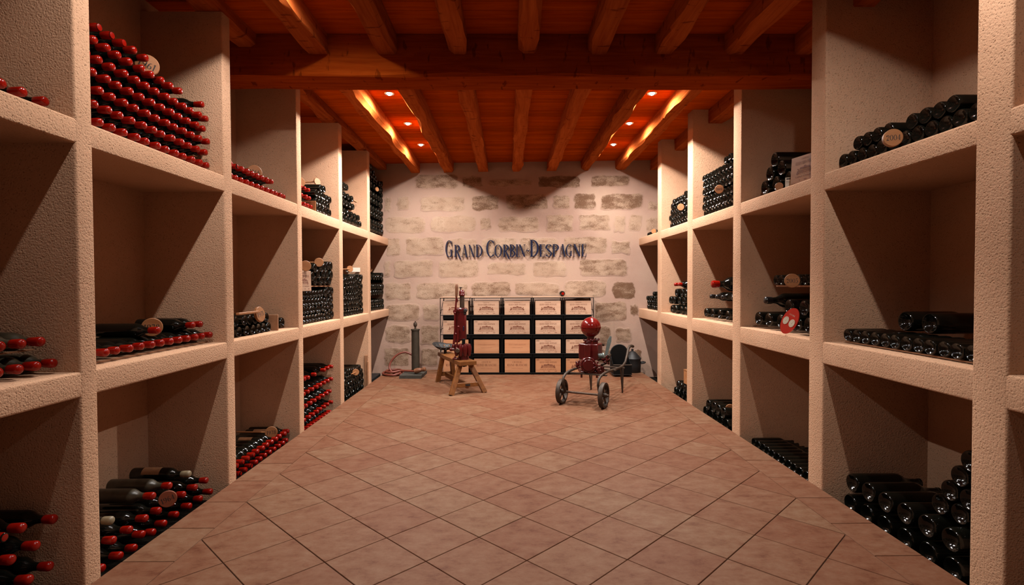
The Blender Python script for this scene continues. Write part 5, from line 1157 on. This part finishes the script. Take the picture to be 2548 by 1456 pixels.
# ------------------------------------------------------------------ scuttle and lidded pot in the right corner
t = thing('coal_scuttle', 'black open scuttle with high rounded back by the wall', 'scuttle', (1.44, 6.67, 0))
arch = [(-.112, .035)] + [(-.112 * cos(pi * k / 18), .27 + .115 * sin(pi * k / 18)) for k in range(19)] + [(.112, .035)]
m = MB(); m.add([(x, .06, z) for x, z in arch], [tuple(range(len(arch)))])
for sx in (-.112, .112):
    m.add([(sx, .06, .035), (sx, .06, .27), (sx * 1.01, .0, .215), (sx * 1.02, -.08, .165), (sx * 1.02, -.15, .15), (sx * 1.02, -.15, .035)], [(0, 1, 2, 3, 4, 5)])
m.add([(-.114, -.15, .035), (.114, -.15, .035), (.114, -.15, .15), (-.114, -.15, .15)], [(0, 1, 2, 3)])
o = obj('hod', m, M_BLACK, t, smooth=False); sm = o.modifiers.new('thickness', 'SOLIDIFY'); sm.thickness = .005
prof = arch
m = MB(); m.cbox((0, -.045, .03), (.235, .22, .012), .003); obj('bottom', m, M_IRON, t)
m = MB(); m.tube([(x, .06, z) for x, z in prof], .006, 8); obj('rolled_rim', m, M_IRON, t)
m = MB(); m.tube([(-.115, -.15, .152), (0, -.154, .150), (.115, -.15, .152)], .007, 8); obj('front_lip', m, M_RUST, t)
for sx in (-1, 1):
    m = MB(); m.cbox((sx * .09, -.05, .012), (.02, .16, .024), .003); obj('foot', m, M_IRON, t)
t = thing('lidded_pot', 'dark iron pot with conical lid in the right corner', 'pot', (1.652, 6.895, 0))
m = MB(); m.lathe([(0, 0), (0, .095), (.012, .105), (.10, .110), (.16, .106), (.175, .112), (.180, .112), (.180, 0)], 28); obj('body', m, M_IRON, t)
m = MB(); m.lathe([(.178, .114), (.186, .114), (.225, .080), (.270, .040), (.280, .014), (.305, .016), (.311, 0)], 28); obj('lid', m, M_IRON, t)
for sx in (-1, 1):
    m = MB(); m.tube([(sx * .106, -.035, .12), (sx * .150, -.035, .128), (sx * .168, 0, .128), (sx * .150, .035, .128), (sx * .106, .035, .12)], .012, 8); obj('handle', m, M_IRON, t)

# ------------------------------------------------------------------ sulphur sprayer cylinder with hose
def F(cx, cy, dy=0.0): return Vector((-1.8914 + cx * .0012099, 6.80 + dy, 1.3198 - cy * .0012283))
t = thing('hand_sprayer', 'tall grey metal cylinder sprayer on a slate-grey plate', 'sprayer', (-1.21, 6.66, 0))
m = MB(); pl = [(-1.349, 6.476), (-1.074, 6.468), (-1.064, 6.86), (-1.339, 6.866)]; m.prism(pl, 0, .040, 'z'); obj('base_plate', m, M_SLATE, t, smooth=False)
m = MB(); c = F(570, 1020); c.z = .04
m.lathe([(0, 0), (0, .060), (.015, .058), (.02, .052), (.535, .0505), (.535, .058), (.550, .058), (.552, .050), (.556, 0)], 28, None, c); obj('barrel', m, M_ZINC, t)
m = MB(); m.lathe([(.556, .012), (.580, .012), (.590, .022), (.612, .026), (.634, .020), (.640, .008), (.650, .010), (.656, 0)], 18, None, c); obj('knob', m, M_RUST, t)
m = MB(); m.lathe([(0, 0), (0, .016), (.01, .030), (.05, .033), (.085, .028), (.10, .020), (.115, .024), (.150, .028), (.158, .018), (.16, 0)], 18, Vector((1, -.25, .22)).to_track_quat('Z', 'Y').to_matrix(), Vector((-1.185, 6.60, .073))); obj('wooden_grip', m, M_GRIP, t)
hp = [(-1.255, 6.80, .255), (-1.33, 6.80, .292), (-1.43, 6.79, .265), (-1.515, 6.78, .18), (-1.545, 6.76, .10), (-1.52, 6.73, .045), (-1.45, 6.68, .018), (-1.36, 6.92, .018), (-1.27, 6.97, .018)]
def smooth_path(P, n=8):
    P = [Vector(p) for p in P]; out = []
    for i in range(len(P) - 1):
        p0, p1, p2, p3 = P[max(i - 1, 0)], P[i], P[i + 1], P[min(i + 2, len(P) - 1)]
        for k in range(n):
            u = k / n; out.append(.5 * ((2 * p1) + (-p0 + p2) * u + (2 * p0 - 5 * p1 + 4 * p2 - p3) * u * u + (-p0 + 3 * p1 - 3 * p2 + p3) * u ** 3))
    return out + [P[-1]]
coil = [(-1.255, 6.83, .252), (-1.34, 6.83, .285), (-1.44, 6.82, .255), (-1.52, 6.80, .17), (-1.535, 6.77, .09), (-1.49, 6.73, .040), (-1.42, 6.69, .018), (-1.37, 6.71, .018), (-1.36, 6.80, .018), (-1.42, 6.93, .018), (-1.53, 6.98, .018), (-1.62, 6.90, .018), (-1.62, 6.76, .018), (-1.55, 6.66, .018), (-1.45, 6.63, .020), (-1.385, 6.70, .036), (-1.40, 6.86, .046), (-1.50, 6.90, .046), (-1.58, 6.84, .046), (-1.56, 6.72, .046), (-1.48, 6.68, .048), (-1.38, 6.72, .06), (-1.25, 6.66, .065), (-1.18, 6.61, .070)]
m = MB(); m.tube(smooth_path(coil), .0135, 10); o = obj('hose', m, M_HOSE, t); o['label'] = 'red rubber hose coiled on the tiles'
local(t)

# drain cover let into the tiles under the bench
t = thing('drain_cover', 'round ringed drain cover in the tiles under the bench', 'cover', (-.69, 6.24, 0))
m = MB(); m.lathe([(.0005, 0), (.0022, .0), (.0022, .062), (.0012, .066), (.0012, .072), (.0022, .076), (.0022, .118), (.0012, .122), (.0012, .128), (.0022, .132), (.0022, .155), (.0005, .158)], 40); obj('plate', m, M_TILE, t)
for r_ in (.069, .125):
    m = MB(); m.lathe([(.0021, r_ - .005), (.0027, r_), (.0021, r_ + .005)], 40); obj('ring_groove', m, M_RUST, t)
